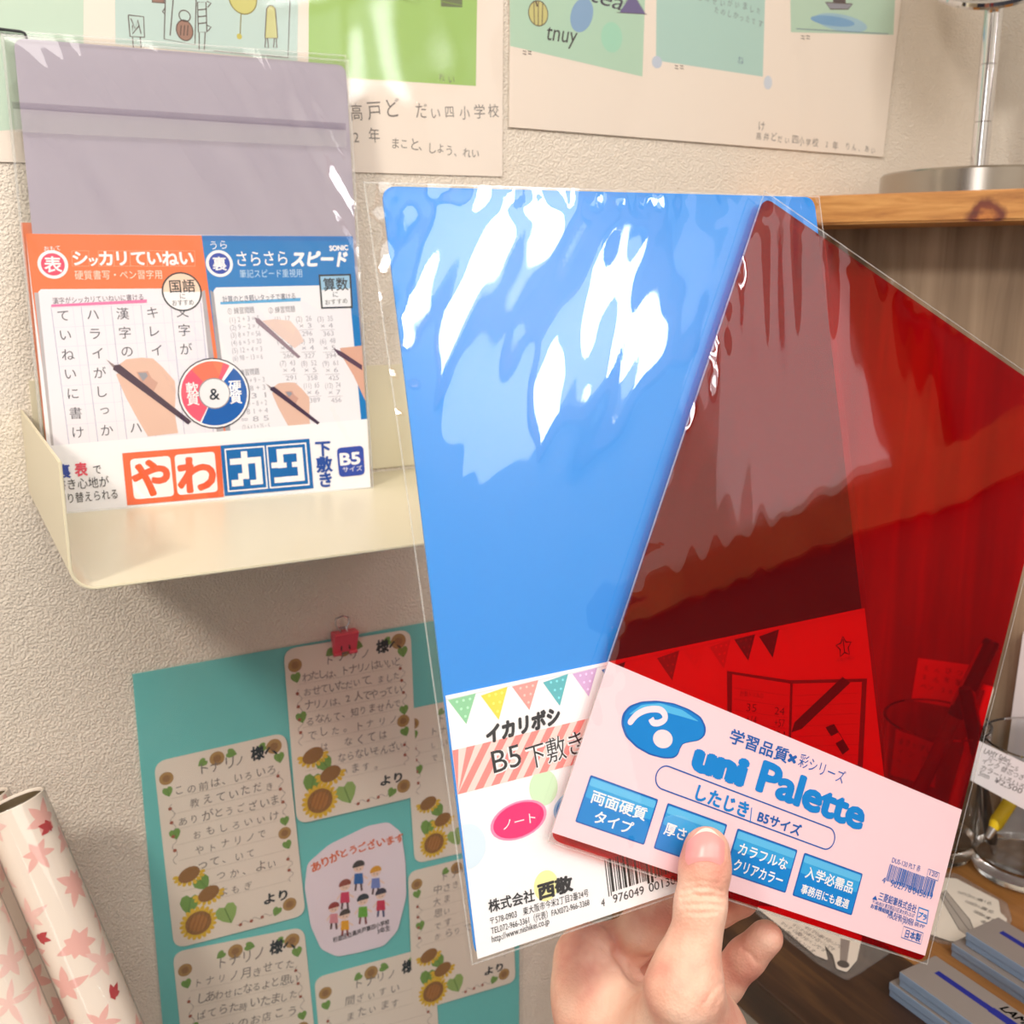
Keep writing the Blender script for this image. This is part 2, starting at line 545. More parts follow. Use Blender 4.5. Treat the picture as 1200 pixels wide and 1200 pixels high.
# wooden rail, post and dark panelling low on the right wall
tag(link('trim_1', box(WX - 0.03, WX, -0.95, 0.10, ZC - 0.02, ZC + 0.035), MFR), kind='structure')
tag(link('trim_2', box(WX - 0.03, WX, -0.205, -0.145, ZC + 0.035, ZC + 0.46), MFR), kind='structure')
tag(link('trim_4', box(WX - 0.012, WX, -0.145, 0.10, ZC + 0.035, ZC + 0.46), wood('dark_panelling_high', (38, 26, 20), (48, 32, 24), (60, 42, 30), (1, 1, 0.2), 20, 0.4)), kind='structure')
tag(link('trim_3', box(WX - 0.012, WX, -0.95, 0.10, 0.0, ZC - 0.02), wood('dark_panelling', (38, 26, 20), (48, 32, 24), (60, 42, 30), (1, 1, 0.2), 20, 0.4)), kind='structure')

# ================================================================== WALL RACK
rk = empty('wall_rack', Matrix.Translation((0.042, WY, ZC - 0.134)))
tag(rk, 'cream metal tray rack on the wall with a raised left side', 'rack')
MRK = M((222, 214, 187), 0.35, 0, 0.5)


def u_profile(x0, x1, zf, zt, r, th):
    path = [(x0, zt)]
    for k in range(9):
        a = math.pi + (math.pi / 2) * k / 8; path.append((x0 + r + r * math.cos(a), zf + r + r * math.sin(a)))
    for k in range(9):
        a = 1.5 * math.pi + (math.pi / 2) * k / 8; path.append((x1 - r + r * math.cos(a), zf + r + r * math.sin(a)))
    path.append((x1, zt))
    inner = []
    n = len(path)
    for i in range(n):
        a = Vector(path[max(i - 1, 0)]); b = Vector(path[min(i + 1, n - 1)]); t = (b - a).normalized()
        nn = Vector((-t.y, t.x)); p = Vector(path[i]) + nn * th; inner.append((p.x, p.y))
    return path, inner


path, inner = u_profile(0.042, 0.300, -0.1340, -0.0765, 0.011, 0.0014)
n = len(path)
vs = []
for yy in (0.4665, WY):
    vs += [(x, yy, ZC + z) for x, z in path] + [(x, yy, ZC + z) for x, z in inner]
fs = []
for i in range(n - 1):
    fs += [[i, i + 1, n + i + 1, n + i], [2 * n + i, 3 * n + i, 3 * n + i + 1, 2 * n + i + 1],
           [i, 2 * n + i, 2 * n + i + 1, i + 1], [n + i, n + i + 1, 3 * n + i + 1, 3 * n + i]]
fs += [[0, n, 3 * n, 2 * n], [n - 1, 3 * n - 1, 4 * n - 1, 2 * n - 1]]
me = fix_normals(mesh_from(vs, fs))
bm = bmesh.new(); bm.from_mesh(me); bmesh.ops.bevel(bm, geom=[e for e in bm.edges if e.calc_face_angle(0) > 1.2], offset=0.0004, segments=2, affect='EDGES'); bm.to_mesh(me); bm.free()
me.polygons.foreach_set('use_smooth', [True] * len(me.polygons)); me.set_sharp_from_angle(angle=math.radians(40))
child('tray', me, MRK, rk)
child('back_plate', box(0.048, 0.294, WY - 0.0016, WY, ZC - 0.130, ZC - 0.060), MRK, rk)

# ================================================================== SHARED PRINT COLOURS
INK = (38, 40, 46); PENCIL = (95, 92, 90); WHITE = (246, 244, 246)
MPEN = M((122, 116, 112), 0.7)

# ================================================================== POSTERS HIGH ON THE WALL
WALLF = Frame((0, WY, ZC), (1, 0, 0), (0, 0, 1))
MLAM = film('laminate', refl=0.8, bump=0.12, bscale=9, rough=0.06)
PAPER = M((240, 228, 216), 0.6)


def poster(name, frame, px, label):
    e = empty(name, frame.mat()); tag(e, label, 'poster')
    c = Card(frame); c.slab([frame.P(*p) for p in px], 0.0008, PAPER)
    return e, c


def laminate(e, frame, corners, z, wav=0.0006, sc=22):
    vs, fs = film_grid(corners, 36, 24, lambda x, y, i, t: z + wav * (1 + mnoise.noise(Vector((x * sc, y * sc, 3.1)))))
    child('clear_laminate', mesh_from(vs, fs), MLAM, e, frame.mat(), True)


# left poster: white sheet with a row of coloured drawings
F1 = WALLF.off(0.0004)
e, c = poster('drawing_poster', F1, [(-60, -190), (590, -190), (588, 207), (-60, 188)], 'laminated white poster with a green square beside a pale teal drawing')
TEAL = (196, 218, 200)
c.ppoly([(-60, -180), (99, -180), (97, 146), (-60, 158)], TEAL, 0)
c.ppoly([(132, -180), (352, -180), (348, 72), (135, 52)], (192, 214, 208), 0)
c.ppoly([(362, -180), (561, -180), (557, 101), (361, 89)], (160, 198, 112), 0)
DK = M((96, 78, 74), 0.7)
lw = 0.0006
c.pline([(150, 18), (168, 20), (169, 44), (152, 43), (150, 18)], lw, DK, 2)
c.pline([(155, 44), (156, 56)], lw, DK, 2); c.pline([(164, 44), (165, 56)], lw, DK, 2)
c.pline([(153, 22), (158, 34), (161, 24), (165, 40)], lw, DK, 2); c.pline([(155, 30), (155, 40), (163, 30)], lw, DK, 2)
c.ppoly([(178, -10), (192, -10), (192, 4), (178, 3)], (150, 118, 104), 1); c.pline([(178, -10), (192, -10), (192, 4), (178, 3)], lw, DK, 2, True)
c.pline([(194, -20), (192, 46), (228, 53), (230, -20)], lw, DK, 2); c.pline([(203, -5), (199, 42)], lw, DK, 2)
c.pline([(193, 10), (190, 14), (193, 17)], lw, DK, 2)
c.ell(c.q((216, 36)), .0046, .0054, (158, 122, 106), 1)
c.line([(c.q((216, 36))[0] + .0047 * math.cos(t), c.q((216, 36))[1] + .0055 * math.sin(t)) for t in np.linspace(0, 6.28, 20)], lw, DK, 2)
c.line([(c.q((216, 19))[0] + .0032 * math.cos(t), c.q((216, 19))[1] + .0030 * math.sin(t)) for t in np.linspace(0, 6.28, 16)], lw, DK, 2)
for k in range(3): c.pline([(212 + 4 * k, 30), (211 + 4 * k, 42)], lw, DK, 2)
c.pline([(231, 3), (241, 3), (242, 38), (232, 38)], lw, DK, 2, True)
for yy in (12, 20, 28): c.pline([(232, yy), (242, yy - 1)], lw, DK, 2)
for yy in (6, 34): c.pline([(242, yy - 4), (247, yy - 2), (243, yy + 3)], lw, DK, 2)
c.pline([(233, 38), (233, 59)], lw, DK, 2); c.pline([(240, 38), (239, 59)], lw, DK, 2)
c.ell(c.q((284, -2)), .0083, .0088, (204, 200, 122), 1)
OLV = M((140, 130, 70), 0.7)
c.line([(c.q((284, -2))[0] + .0083 * math.cos(t), c.q((284, -2))[1] + .0088 * math.sin(t)) for t in np.linspace(0, 6.28, 26)], lw, OLV, 2)
c.pline([(282, 16), (281, 40)], lw, OLV, 2); c.ell(c.q((280, 43)), .0016, .0016, (200, 190, 90), 1)
c.ppoly([(312, 10), (317, 6), (322, 10), (325, 45), (310, 45)], (206, 206, 146), 1)
c.pline([(312, 10), (317, 6), (322, 10), (325, 45), (310, 45)], lw, DK, 2, True)
for xx in (311, 321): c.pline([(xx, 45), (xx - 1, 56), (xx + 3, 56), (xx + 2, 45)], lw, DK, 2)
c.pline([(340, -20), (337, 68), (250, 60)], lw, DK, 2)
c.text('れい', (512, 94), (533, 97), MPEN, hand=0.1, h=11)
for k, (a, b) in enumerate([((470, 0), (490, -8)), ((517, 2), (541, -3))]):
    c.pline([a, (b[0], a[1] + 5), b], lw, M((130, 160, 80)), 2)
c.ppoly([(516, -10), (541, -10), (541, 9), (516, 8)], (110, 120, 90), 1)
c.text('高戸ど', (408, 138), (468, 137), MPEN, hand=0.06, h=24)
c.text('だい四小学校', (484, 138), (586, 137), MPEN, hand=0.06, h=17)
c.text('2年', (412, 167), (447, 167), MPEN, hand=0.05, h=17)
c.text('まこと、しょう、れい', (456, 172), (560, 185), MPEN, hand=0.08, h=14)
c.build('paper', e)
P = F1.P
laminate(e, F1, [P(-60, -200), P(593, -196), P(591, 210), P(-60, 191)], 0.0016)

# right poster: three pale drawings, writing along the bottom
F2 = WALLF.off(0.0010)
e, c = poster('sketch_poster', F2, [(598, -170), (1068, -110), (1034, 184), (596, 149)], 'laminated white poster with three pale green sketches next to the mirror')
c.ppoly([(596, -60), (757, -60), (752, 90), (597, 54)], (182, 214, 192), 0)
c.ppoly([(769, -60), (897, -50), (893, 90), (768, 71)], (176, 210, 202), 0)
c.ppoly([(924, -60), (1050, -50), (1046, 41), (926, 38)], (184, 212, 192), 0)
c.ell(c.q((630, 16)), .0075, .0078, (204, 198, 134), 1)
for k in (-1, 0, 1): c.line([(c.q((630, 16))[0] + k * .003, c.q((630, 16))[1] - .0075), (c.q((630, 16))[0] + k * .0035, c.q((630, 16))[1] + .0075)], lw, DK, 2)
c.pline([(629, 8), (627, 2)], .0012, DK, 2)
c.line([(c.q((630, 16))[0] + .0076 * math.cos(t), c.q((630, 16))[1] + .0079 * math.sin(t)) for t in np.linspace(0, 6.28, 22)], lw, DK, 2)
c.ell(c.q((681, 18)), .0085, .0120, (140, 172, 206), 1, rot=-0.5)
c.ell(c.q((716, 44)), .0090, .0100, (166, 216, 192), 1)
c.ppoly([(725, 15), (740, -8), (756, 17)], (116, 108, 150), 1); c.pline([(722, 15), (740, -8), (757, 17)], lw, DK, 2, True)
c.text('tnuy', (640, 47), (676, 52), M((70, 62, 66)), h=16, shear=0.2)
c.text('tea', (692, 2), (728, 13), M((80, 75, 90)), h=16, shear=0.3)
for k, s_ in enumerate(('せんせいがいました', 'たのしかったです')):
    c.text(s_, (815 + 20 * k, 0 + 13 * k), (893, 16 + 16 * k), M((130, 140, 145)), hand=0.1, h=9)
c.text('ね', (862, 74), (874, 76), M((120, 140, 160)), hand=0.1, h=10)
c.ell(c.q((985, 27)), .029, .0062, (160, 194, 210), 1, rot=-0.02)
c.ell(c.q((975, 25)), .024, .0036, (126, 168, 206), 2, rot=0.02)
c.ppoly([(966, 3), (998, 5), (993, 11), (972, 11)], (150, 150, 160), 3); c.pline([(966, 3), (998, 5), (993, 11), (972, 11)], lw, DK, 4, True)
c.ppoly([(976, -8), (990, -6), (990, 4), (975, 3)], (96, 84, 84), 4)
c.pline([(932, 34), (1040, 40)], lw, M((110, 130, 150)), 2)
for px_, py_ in ((612, 60), (790, 77), (938, 42)):
    for k in range(4): c.pline([(px_ + 6 * (k % 2), py_ + 3 * (k // 2)), (px_ + 4 + 6 * (k % 2), py_ + 1 + 3 * (k // 2))], lw, DK, 2)
c.ell(c.q((899, 97)), .0042, .0050, (206, 214, 226), 1); c.ell(c.q((769, 73)), .0045, .0042, (196, 206, 222), 1)
c.text('高井どだい四小学校 2年 りん、あい', (884, 163), (1026, 180), M((120, 115, 115)), hand=0.08, h=10)
c.text('け', (886, 152), (898, 153), M((120, 115, 115)), hand=0.08, h=10)
c.build('paper', e)
P = F2.P
laminate(e, F2, [P(594, -176), P(1072, -112), P(1036, 187), P(592, 152)], 0.0016, 0.0009, 16)

# ================================================================== TEACHING-MATERIAL PACKS IN THE RACK
SX = np.array([0.996, -0.0893, -0.0018]); SY = np.array([0.0111, 0.1048, 0.9944])
FS = Frame((0.1465, 0.6320, ZC - 0.0049), SX, SY)
MFILM = film('clear_bag_film', refl=1.6, rough=0.03)
MFILM2 = film('clear_bag_film_soft', refl=.7, rough=0.08, haze=0.05)
MEDGE = film('bag_weld', tint=(0.94, 0.94, 0.92), refl=2.0, haze=0.28, rough=0.15)
MLILAC = film('frosted_lilac_plastic', tint=(0.86, 0.83, 0.90), refl=0.8, haze=0.85, hazecol=(197, 189, 204), rough=0.25)
ORG = (240, 120, 66); BLU = (18, 122, 196); DBL = (24, 66, 160); PNK = (226, 74, 108)
CW = M((247, 246, 250), 0.45)


def lilac_pack(frame, front):
    e = empty('writing_board_pack', frame.mat())
    P = frame.P
    bd = Card(frame.off(-0.0012)); bd.slab(round_poly([(-.091, .1285), (.091, .1285), (.091, -.1285), (-.091, -.1285)], .006), 0.0008, MLILAC)
    bd.build('writing_board', e)
    c = Card(frame)
    if front:
        tl, tr, br, bl = P(30, 274), P(413, 277), (P(433, 571)[0], -.1280), (P(66, 608)[0] - .001, -.1280)
    else:
        tl, tr, br, bl = P(24, 261), P(405, 268), (.090, -.1280), (-.090, -.1280)
    c.slab([tl, tr, br, bl], 0.0004, CW)
    if front: front_art(c, tl, tr)
    else:
        m_ = P(230, 262)
        c.poly([tl, m_, (m_[0] + .004, tl[1] - .14), (tl[0] + .002, tl[1] - .14)], ORG, 0)
        c.poly([m_, tr, (tr[0], tr[1] - .14), (m_[0] + .004, tl[1] - .14)], (40, 110, 190), 0)
        c.text('SONIC', (379, 281), (401, 282), WHITE, h=6, bold=0.02)
    c.build('printed_card', e)
    vs = []; fs = []; mi = []
    if front: q = [P(2, 42), P(407, 72), (P(436, 572)[0], -.1284), (P(58, 608)[0], -.1284)]
    else: q = [P(0, 36), P(404, 66), (.094, -.1284), (-.097, -.1284)]
    zf = 0.0016
    crease = lambda x, y, i, t: zf + 0.0010 * mnoise.noise(Vector((x * 45 + y * 22, y * 14, 1.7))) + 0.0005 * mnoise.noise(Vector((x * 150 + y * 80, y * 30, 5.0)))
    v, f = film_grid(q, 60, 80, crease); vs += v; fs += f; mi += [0] * len(f)
    o = len(vs); v, f = film_grid(q, 1, 1, lambda x, y, i, t: -0.0020 + .0002); vs += v; fs += [[o + k for k in ff] for ff in f]; mi += [0] * len(f)
    o = len(vs); v, f = edge_strip(q, 0.0010, 0.0030); vs += v; fs += [[o + k for k in ff] for ff in f]; mi += [1] * len(f)
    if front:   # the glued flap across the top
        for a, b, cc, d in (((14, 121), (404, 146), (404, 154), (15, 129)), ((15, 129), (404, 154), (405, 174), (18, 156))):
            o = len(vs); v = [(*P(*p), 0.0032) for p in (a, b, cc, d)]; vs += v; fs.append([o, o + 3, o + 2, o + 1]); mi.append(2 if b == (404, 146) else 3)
    me = mesh_from(vs, fs, mi)
    me.polygons.foreach_set('material_index', mi)
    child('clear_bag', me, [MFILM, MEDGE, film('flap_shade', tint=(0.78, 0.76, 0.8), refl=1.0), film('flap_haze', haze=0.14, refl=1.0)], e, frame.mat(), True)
    return e


def front_art(c, tl, tr):
    P = c.f.P
    # orange half, blue half
    c.ppoly([(30, 274), (236, 276), (266, 506), (62, 522), (38, 343)], M((240, 118, 66), 0.45), 0)
    c.ppoly([(236, 276), (413, 277), (430, 492), (266, 506)], M((16, 122, 194), 0.45), 0)
    c.ppoly([(236, 276), (413, 277), (414, 283), (237, 282)], M((30, 112, 186)), 1)
    # paper sheets drawn in each half
    c.ppoly([(40, 343), (60, 522), (66, 522), (46, 343)], (182, 176, 180), 1)
    c.ppoly([(45, 342), (48, 339), (230, 338), (236, 342), (254, 508), (63, 522)], M((236, 232, 240), 0.45), 2)
    c.ppoly([(236, 342), (240, 340), (262, 505), (254, 508)], (176, 170, 176), 1)
    c.ppoly([(246, 340), (264, 505), (272, 504), (252, 344)], (160, 158, 164), 1)
    c.ppoly([(250, 341), (253, 337), (405, 334), (409, 340), (423, 494), (270, 505)], M((238, 236, 242), 0.45), 2)
    # headings
    for cx, r1, col, ch, rub in ((62, 17, PNK, '表', 'おもて'), (257, 15, (36, 66, 168), '裏', 'うら')):
        cy = 310 if cx < 100 else 309
        p = P(cx, cy); R = abs(P(cx + r1, cy)[0] - p[0])
        c.ell(p, R * 1.05, R * 1.05, WHITE, 2); c.ell(p, R * .82, R * .82, col, 3)
        c.char(ch, (cx, cy), 20 if cx < 100 else 17, WHITE, 0.02, 5)
        c.text(rub, (cx - 10, 294 if cx < 100 else 292), (cx + 9, 293 if cx < 100 else 291), WHITE, layer=3)
    fine = M((252, 190, 160))
    xs = [84, 104, 115, 133, 152, 172, 190, 209, 228]
    for k, ch in enumerate('シッカリていねい'):
        x0, x1 = xs[k], xs[k + 1]
        if ch != 'ッ': c.pline([(x0, 294), (x1, 294), (x1 + .6, 312), (x0 + .8, 312)], .00022, fine, 2, True)
        c.char(ch, ((x0 + x1) / 2, 303 if ch != 'ッ' else 307), 19 if ch != 'ッ' else 14, WHITE, 0.035, 4)
    c.text('硬質書写・ペン習字用', (88, 327), (190, 326), (255, 226, 208), layer=3, h=10)
    c.text('さらさら', (278, 311), (337, 310), WHITE, layer=3, h=16, bold=0.008)
    c.text('スピード', (341, 311), (408, 311), WHITE, layer=3, h=17, bold=0.055, shear=0.25)
    c.text('SONIC', (386, 294), (408, 293), WHITE, layer=3, h=6, bold=0.05)
    c.text('筆記スピード重視用', (281, 325), (354, 324), (190, 220, 245), layer=3, h=9)
    # subject badges
    p = P(213, 342); c.ell(p, .0112, .0112, (40, 44, 52), 4); c.ell(p, .0103, .0103, (248, 214, 192), 5)
    pts = [(p[0] + .0103 * math.cos(a), p[1] + .0103 * math.sin(a)) for a in np.linspace(math.pi, 2 * math.pi, 20)]
    c.poly(pts, M((244, 242, 246)), 6)
    c.text('国語', (199, 342), (229, 341), INK, layer=8, h=14, bold=0.012)
    c.text('に', (211, 350), (217, 350), (90, 70, 80), layer=8); c.text('おすすめ', (202, 358), (227, 357), INK, layer=8, h=6)
    c.ppoly([(373, 322), (411, 321), (413, 361), (376, 362)], INK, 4); c.ppoly([(375, 324), (409, 323), (411, 359), (378, 360)], (150, 194, 224), 5)
    c.ppoly([(376.5, 340), (410, 338), (411, 359), (378, 360)], (236, 238, 244), 6)
    c.text('算数', (379, 340), (408, 339), INK, layer=8, h=14, bold=0.012)
    c.text('に', (390, 348), (396, 348), (70, 80, 100), layer=8); c.text('おすすめ', (381, 357), (407, 355), INK, layer=8, h=5.5)
    # marker lines under the small headings
    c.ppoly([(60, 357), (172, 351), (172, 355), (60, 360)], (236, 120, 170), 3)
    c.text('漢字がシッカリていねいに書ける', (62, 356), (168, 351), (80, 60, 80), layer=4, h=7)
    c.ppoly([(258, 354), (352, 349), (352, 353), (258, 357)], (90, 170, 220), 3)
    c.text('計算のとき軽いタッチで書ける', (261, 354), (346, 350), (60, 70, 96), layer=4, h=7)
    # writing grid
    g = M((206, 206, 228)); gl_ = .00016
    def G(u, v): # u 0..5 columns, v 0..7 rows
        a = (60 + (235 - 60) * u / 5 + 0, 361 - 6 * u / 5); b = (81 + (250 - 81) * u / 5, 521 - 14 * u / 5)
        return (a[0] + (b[0] - a[0]) * v / 7, a[1] + (b[1] - a[1]) * v / 7)
    for u in range(6): c.pline([G(u, 0), G(u, 7)], gl_ * 1.6, M((150, 150, 190)), 3)
    for u in range(5): c.pline([G(u + .72, 0), G(u + .72, 7)], gl_, g, 3)
    for v in range(8): c.pline([G(0, v), G(5, v)], gl_, g, 3)
    cols = ['ていねいに書け', 'ハライがしっか', '漢字の　、・ハ', 'キレイ', '文字が']
    for u, s_ in enumerate(cols):
        for v, ch in enumerate(s_):
            if ch == '　': continue
            c.char(ch, G(u + .36, v + .42), 15 if ch not in '・っ、' else 14, (72, 72, 84), 0.0, 4)
    # arithmetic sheet
    gg = M((170, 168, 178))
    c.text('① 練習問題', (267, 368), (298, 366), (110, 108, 118), layer=3, h=7); c.text('② 練習問題', (315, 367), (346, 365), (110, 108, 118), layer=3, h=7)
    for k, s_ in enumerate(('(1) 2 + 3 = 5', '(2) 9 − 2 = 7', '(3) 8 × 7 = 56', '(4) 6 × 5 = 30', '(5) 12 ÷ 4 = 3', '(6) 98 − 13 = 6')):
        c.text(s_, (269 + k * .8, 378 + k * 9), (304 + k * .8, 375.5 + k * 9), gg, layer=3, h=6)
    for r in range(4):
        for k in range(3):
            x = 322 + 25 * k + r * 3; y = 377 + 26 * r
            c.text('(%d)  %d' % (1 + k + 3 * r, 17 + 9 * k + 13 * r), (x, y), (x + 18, y - 1), gg, layer=3, h=6)
            c.text('× %d' % (2 + k + r), (x + 4, y + 8), (x + 18, y + 7), gg, layer=3, h=5.5)
            c.pline([(x + 3, y + 10), (x + 20, y + 9)], .00025, gg, 3)
            c.text('%d' % (229 + 67 * k + 31 * r), (x + 7, y + 17), (x + 19, y + 16), gg, layer=3, h=5.5)
    c.text('③ 練習問題', (274, 441), (304, 438), (110, 108, 118), layer=3, h=7)
    for k, s_ in enumerate(('5 × 4 + 9 − 3', '= 2 8 + 3', '= 3 1', '7 × 9 − 8 ÷ 2', '= 8 1 + 4', '= 8 5', '(2) 6 × 3 + 25 − 5')):
        c.text(s_, (278 + k * 1.0, 450 + k * 9), (310 + k * 1.0, 447.5 + k * 9), gg, layer=3, h=6)
    # drawn hands with pencils
    sk = M((224, 186, 168), 0.5); sk2 = M((204, 158, 142), 0.5); pc = M((70, 46, 66), 0.4)
    def hand(o, s, layer, cut=None):
        T = lambda pts: [(o[0] + s * x, o[1] + s * y) for x, y in pts]
        c.ppoly(T([(0, 0), (8, -6), (26, -8), (40, -7), (52, 4), (66, 20), (67, 32), (66, 60), (70, 82), (34, 86), (22, 66), (8, 40), (0, 22), (-4, 12), (2, 8)]), sk, layer)
        c.ppoly(T([(20, 9), (34, 8), (38, 16), (46, 22), (40, 34), (30, 28), (24, 18)]), sk2, layer + 1)
        c.ppoly(T([(22, 10), (32, 10), (34, 14), (28, 20)]), (150, 150, 160), layer + 2)
        c.ppoly(T([(-16, -6), (-4, 2), (-6, 6)]), (150, 130, 130), layer + 2)
        c.ppoly(T([(-6, 1), (0, 0), (86, 68), (82, 72), (-8, 6)]), pc, layer + 3)
    hand((140, 427), 0.98, 5); hand((321, 453), 0.62, 7)
    # the palest hand, behind
    sk = M((232, 206, 196), 0.5); sk2 = M((220, 190, 180), 0.5); pc = M((150, 130, 140), 0.4)
    c.ppoly([(307, 376), (322, 374), (340, 376), (350, 388), (356, 400), (345, 408), (330, 396), (318, 386)], sk, 5)
    c.ppoly([(298, 372), (304, 374), (352, 418), (349, 420), (300, 378)], pc, 6)
    c.ppoly([(398, 408), (424, 405), (428, 470), (414, 440), (402, 420)], M((220, 170, 148)), 5)
    c.ppoly([(390, 408), (400, 412), (424, 428), (424, 434), (396, 416)], M((90, 60, 80)), 6)
    # the round soft / hard badge
    p = P(251, 461); r = .0208
    c.ell(p, r, r, (70, 66, 76), 10); c.ell(p, r * .965, r * .965, WHITE, 11)
    def sector(a0, a1, ro, ri, mat, layer):
        A = np.linspace(a0, a1, 24)
        c.poly([(p[0] + ro * math.cos(a), p[1] + ro * math.sin(a)) for a in A] + [(p[0] + ri * math.cos(a), p[1] + ri * math.sin(a)) for a in A[::-1]], mat, layer)
    sector(math.radians(58), math.radians(240), r * .91, r * .40, M((238, 92, 116)), 12)
    sector(math.radians(70), math.radians(130), r * .91, r * .42, M((240, 122, 92)), 13)
    sector(math.radians(-117), math.radians(50), r * .91, r * .40, M((10, 92, 176)), 12)
    c.ell(p, r * .44, r * .44, (150, 146, 152), 14); c.ell(p, r * .41, r * .41, (238, 236, 240), 15)
    c.char('&', (251, 462), 19, INK, 0.01, 17)
    for ch, q_ in zip('軟質硬質', ((225, 455), (226, 468), (275, 453), (276, 466))): c.char(ch, q_, 15, WHITE, 0.02, 17)
    # white lower band
    c.ppoly([(62, 522), (430, 491), (434, 571), (66, 608)], M((246, 245, 249), 0.45), 8)
    def tx(*a, **k): c.text(*a, **{**k, 'layer': 19})
    tx('裏', (68, 559), (83, 558), (40, 70, 165), h=15, bold=0.03); tx('表', (88, 557), (103, 556), (230, 66, 92), h=15, bold=0.03); tx('で', (110, 555), (119, 554), INK, h=9)
    tx('書き心地が', (66, 574), (128, 569), INK, h=12); tx('切り替えられる', (68, 590), (138, 583), INK, h=11)
    c.ppoly([(143, 531), (258, 522), (262, 582), (149, 592)], (238, 104, 56), 18)
    c.ppoly([(152, 538), (199, 534), (204, 581), (157, 585)], WHITE, 19, .0025); c.ppoly([(204, 533), (251, 529), (255, 576), (208, 580)], WHITE, 19, .0025)
    c.char('や', (177, 560), 46, (236, 92, 48), 0.045, 21); c.char('わ', (230, 556), 46, (236, 92, 48), 0.045, 21)
    B_ = (10, 104, 176)
    c.ppoly([(258, 522), (362, 514), (367, 572), (263, 581)], B_, 18)
    def Q(u, v): # unit square of the blue block
        a = (258 + 104 * u, 522 - 8 * u); b = (263 + 104 * u, 581 - 9 * u)
        return (a[0] + (b[0] - a[0]) * v, a[1] + (b[1] - a[1]) * v)
    def R(u0, v0, u1, v1, m, l): c.ppoly([Q(u0, v0), Q(u1, v0), Q(u1, v1), Q(u0, v1)], m, l)
    for u0, u1 in ((.04, .49), (.51, .96)):
        R(u0, .07, u1, .93, WHITE, 19); R(u0 + .016, .10, u1 - .016, .90, B_, 20)
    # ka
    R(.09, .28, .44, .40, WHITE, 22); R(.22, .15, .29, .62, WHITE, 22); R(.37, .28, .44, .83, WHITE, 22); R(.30, .73, .40, .83, WHITE, 22); R(.17, .58, .29, .70, WHITE, 22); R(.09, .70, .22, .83, WHITE, 22)
    # ta
    R(.64, .16, .91, .27, WHITE, 22); R(.84, .16, .91, .80, WHITE, 22); R(.62, .16, .69, .52, WHITE, 22); R(.55, .42, .66, .53, WHITE, 22); R(.62, .44, .91, .54, WHITE, 22); R(.57, .72, .91, .83, WHITE, 22); R(.72, .44, .78, .62, B_, 23)
    for k, ch in enumerate('下敷き'): c.char(ch, (378 + k * 1.6, 526 + 18 * k), 19, (36, 76, 160), 0.035, 19)
    c.ppoly([(394, 525), (425, 522), (427, 556), (397, 559)], (48, 74, 168), 19, .003)
    c.text('B5', (398, 545), (422, 543), WHITE, layer=21, h=14, bold=0.035); c.text('サイズ', (401, 553), (424, 551), WHITE, layer=21, h=6)


tag(lilac_pack(FS, True), 'clear pack of a lilac writing board with orange and blue printed card', 'writing board', 'writing board packs in the rack')
tag(lilac_pack(FS.off(-0.0055), False), 'lilac writing board pack hidden behind the front pack in the rack', 'writing board', 'writing board packs in the rack')

# black wire loop of a hanger behind the packs
FWR = WALLF.off(0.004)
pts = [(-30, 32), (0, 34), (24, 37), (29, 39), (31, 44), (31, 60)]
tag(link('wire_hanger', tube([FWR.world(*FWR.P(*p)) for p in pts], 0.0008, 8), M((50, 52, 54), 0.4)), 'thin black wire hanger behind the top left corner of the lilac pack', 'hanger')

# ================================================================== TURQUOISE SHEET WITH LETTERS
FT = WALLF.off(0.0006)
tq = empty('letter_board', FT.mat()); tag(tq, 'turquoise sheet in a clear sleeve covered with handwritten letters', 'display board')
P = FT.P
tqc = [(P(155, 790)[0], P(155, 790)[1]), (0.372, P(155, 790)[1] + .001), (0.372, -0.665), (P(155, 790)[0], -0.665)]
c = Card(FT); c.slab(tqc, 0.0006, M((112, 206, 204), 0.5)); c.build('turquoise_paper', tq)
MSLV = film('sleeve_film', refl=1.0, haze=0.05, bump=0.25, bscale=12, rough=0.12)
vs, fs = film_grid([(tqc[0][0] - .002, tqc[0][1] + .003), (.374, tqc[1][1] + .003), (.374, -.668), (tqc[3][0] - .002, -.668)], 40, 60, lambda x, y, i, t: 0.0040 + .0006 * mnoise.noise(Vector((x * 25, y * 25, 9))))
child('clear_sleeve', mesh_from(vs, fs), MSLV, tq, FT.mat(), True)

GRN = M((118, 162, 78), 0.6); GRN2 = M((150, 184, 104), 0.6); BRN = M((150, 108, 58), 0.6); YEL = M((228, 190, 56), 0.6); RDB = M((164, 92, 70), 0.6); LIN = M((120, 112, 110), 0.6)


def sunflower(c, p, r, layer, small=False):
    P = c.f.P(*p)
    for k in range(0 if small else 20):
        a = 2 * math.pi * k / 20
        c.ell((P[0] + r * .80 * math.cos(a), P[1] + r * .80 * math.sin(a)), r * .24, r * .13, YEL, layer, a, 10)
    c.ell(P, r * (.95 if small else .72), r * (.95 if small else .72), M((176, 140, 84)) if small else BRN, layer + 1, 0, 20)
    c.ell(P, r * .5, r * .5, M((150, 112, 70)) if small else M((176, 120, 60)), layer + 2, 0, 16)
    if not small:
        for k in range(-2, 3):
            w_ = r * .66
            c.line([(P[0] + k * r * .25 - w_ * .3, P[1] - w_ * .75), (P[0] + k * r * .25 + w_ * .3, P[1] + w_ * .75)][::1], r * .03, M((120, 80, 40)), layer + 3)


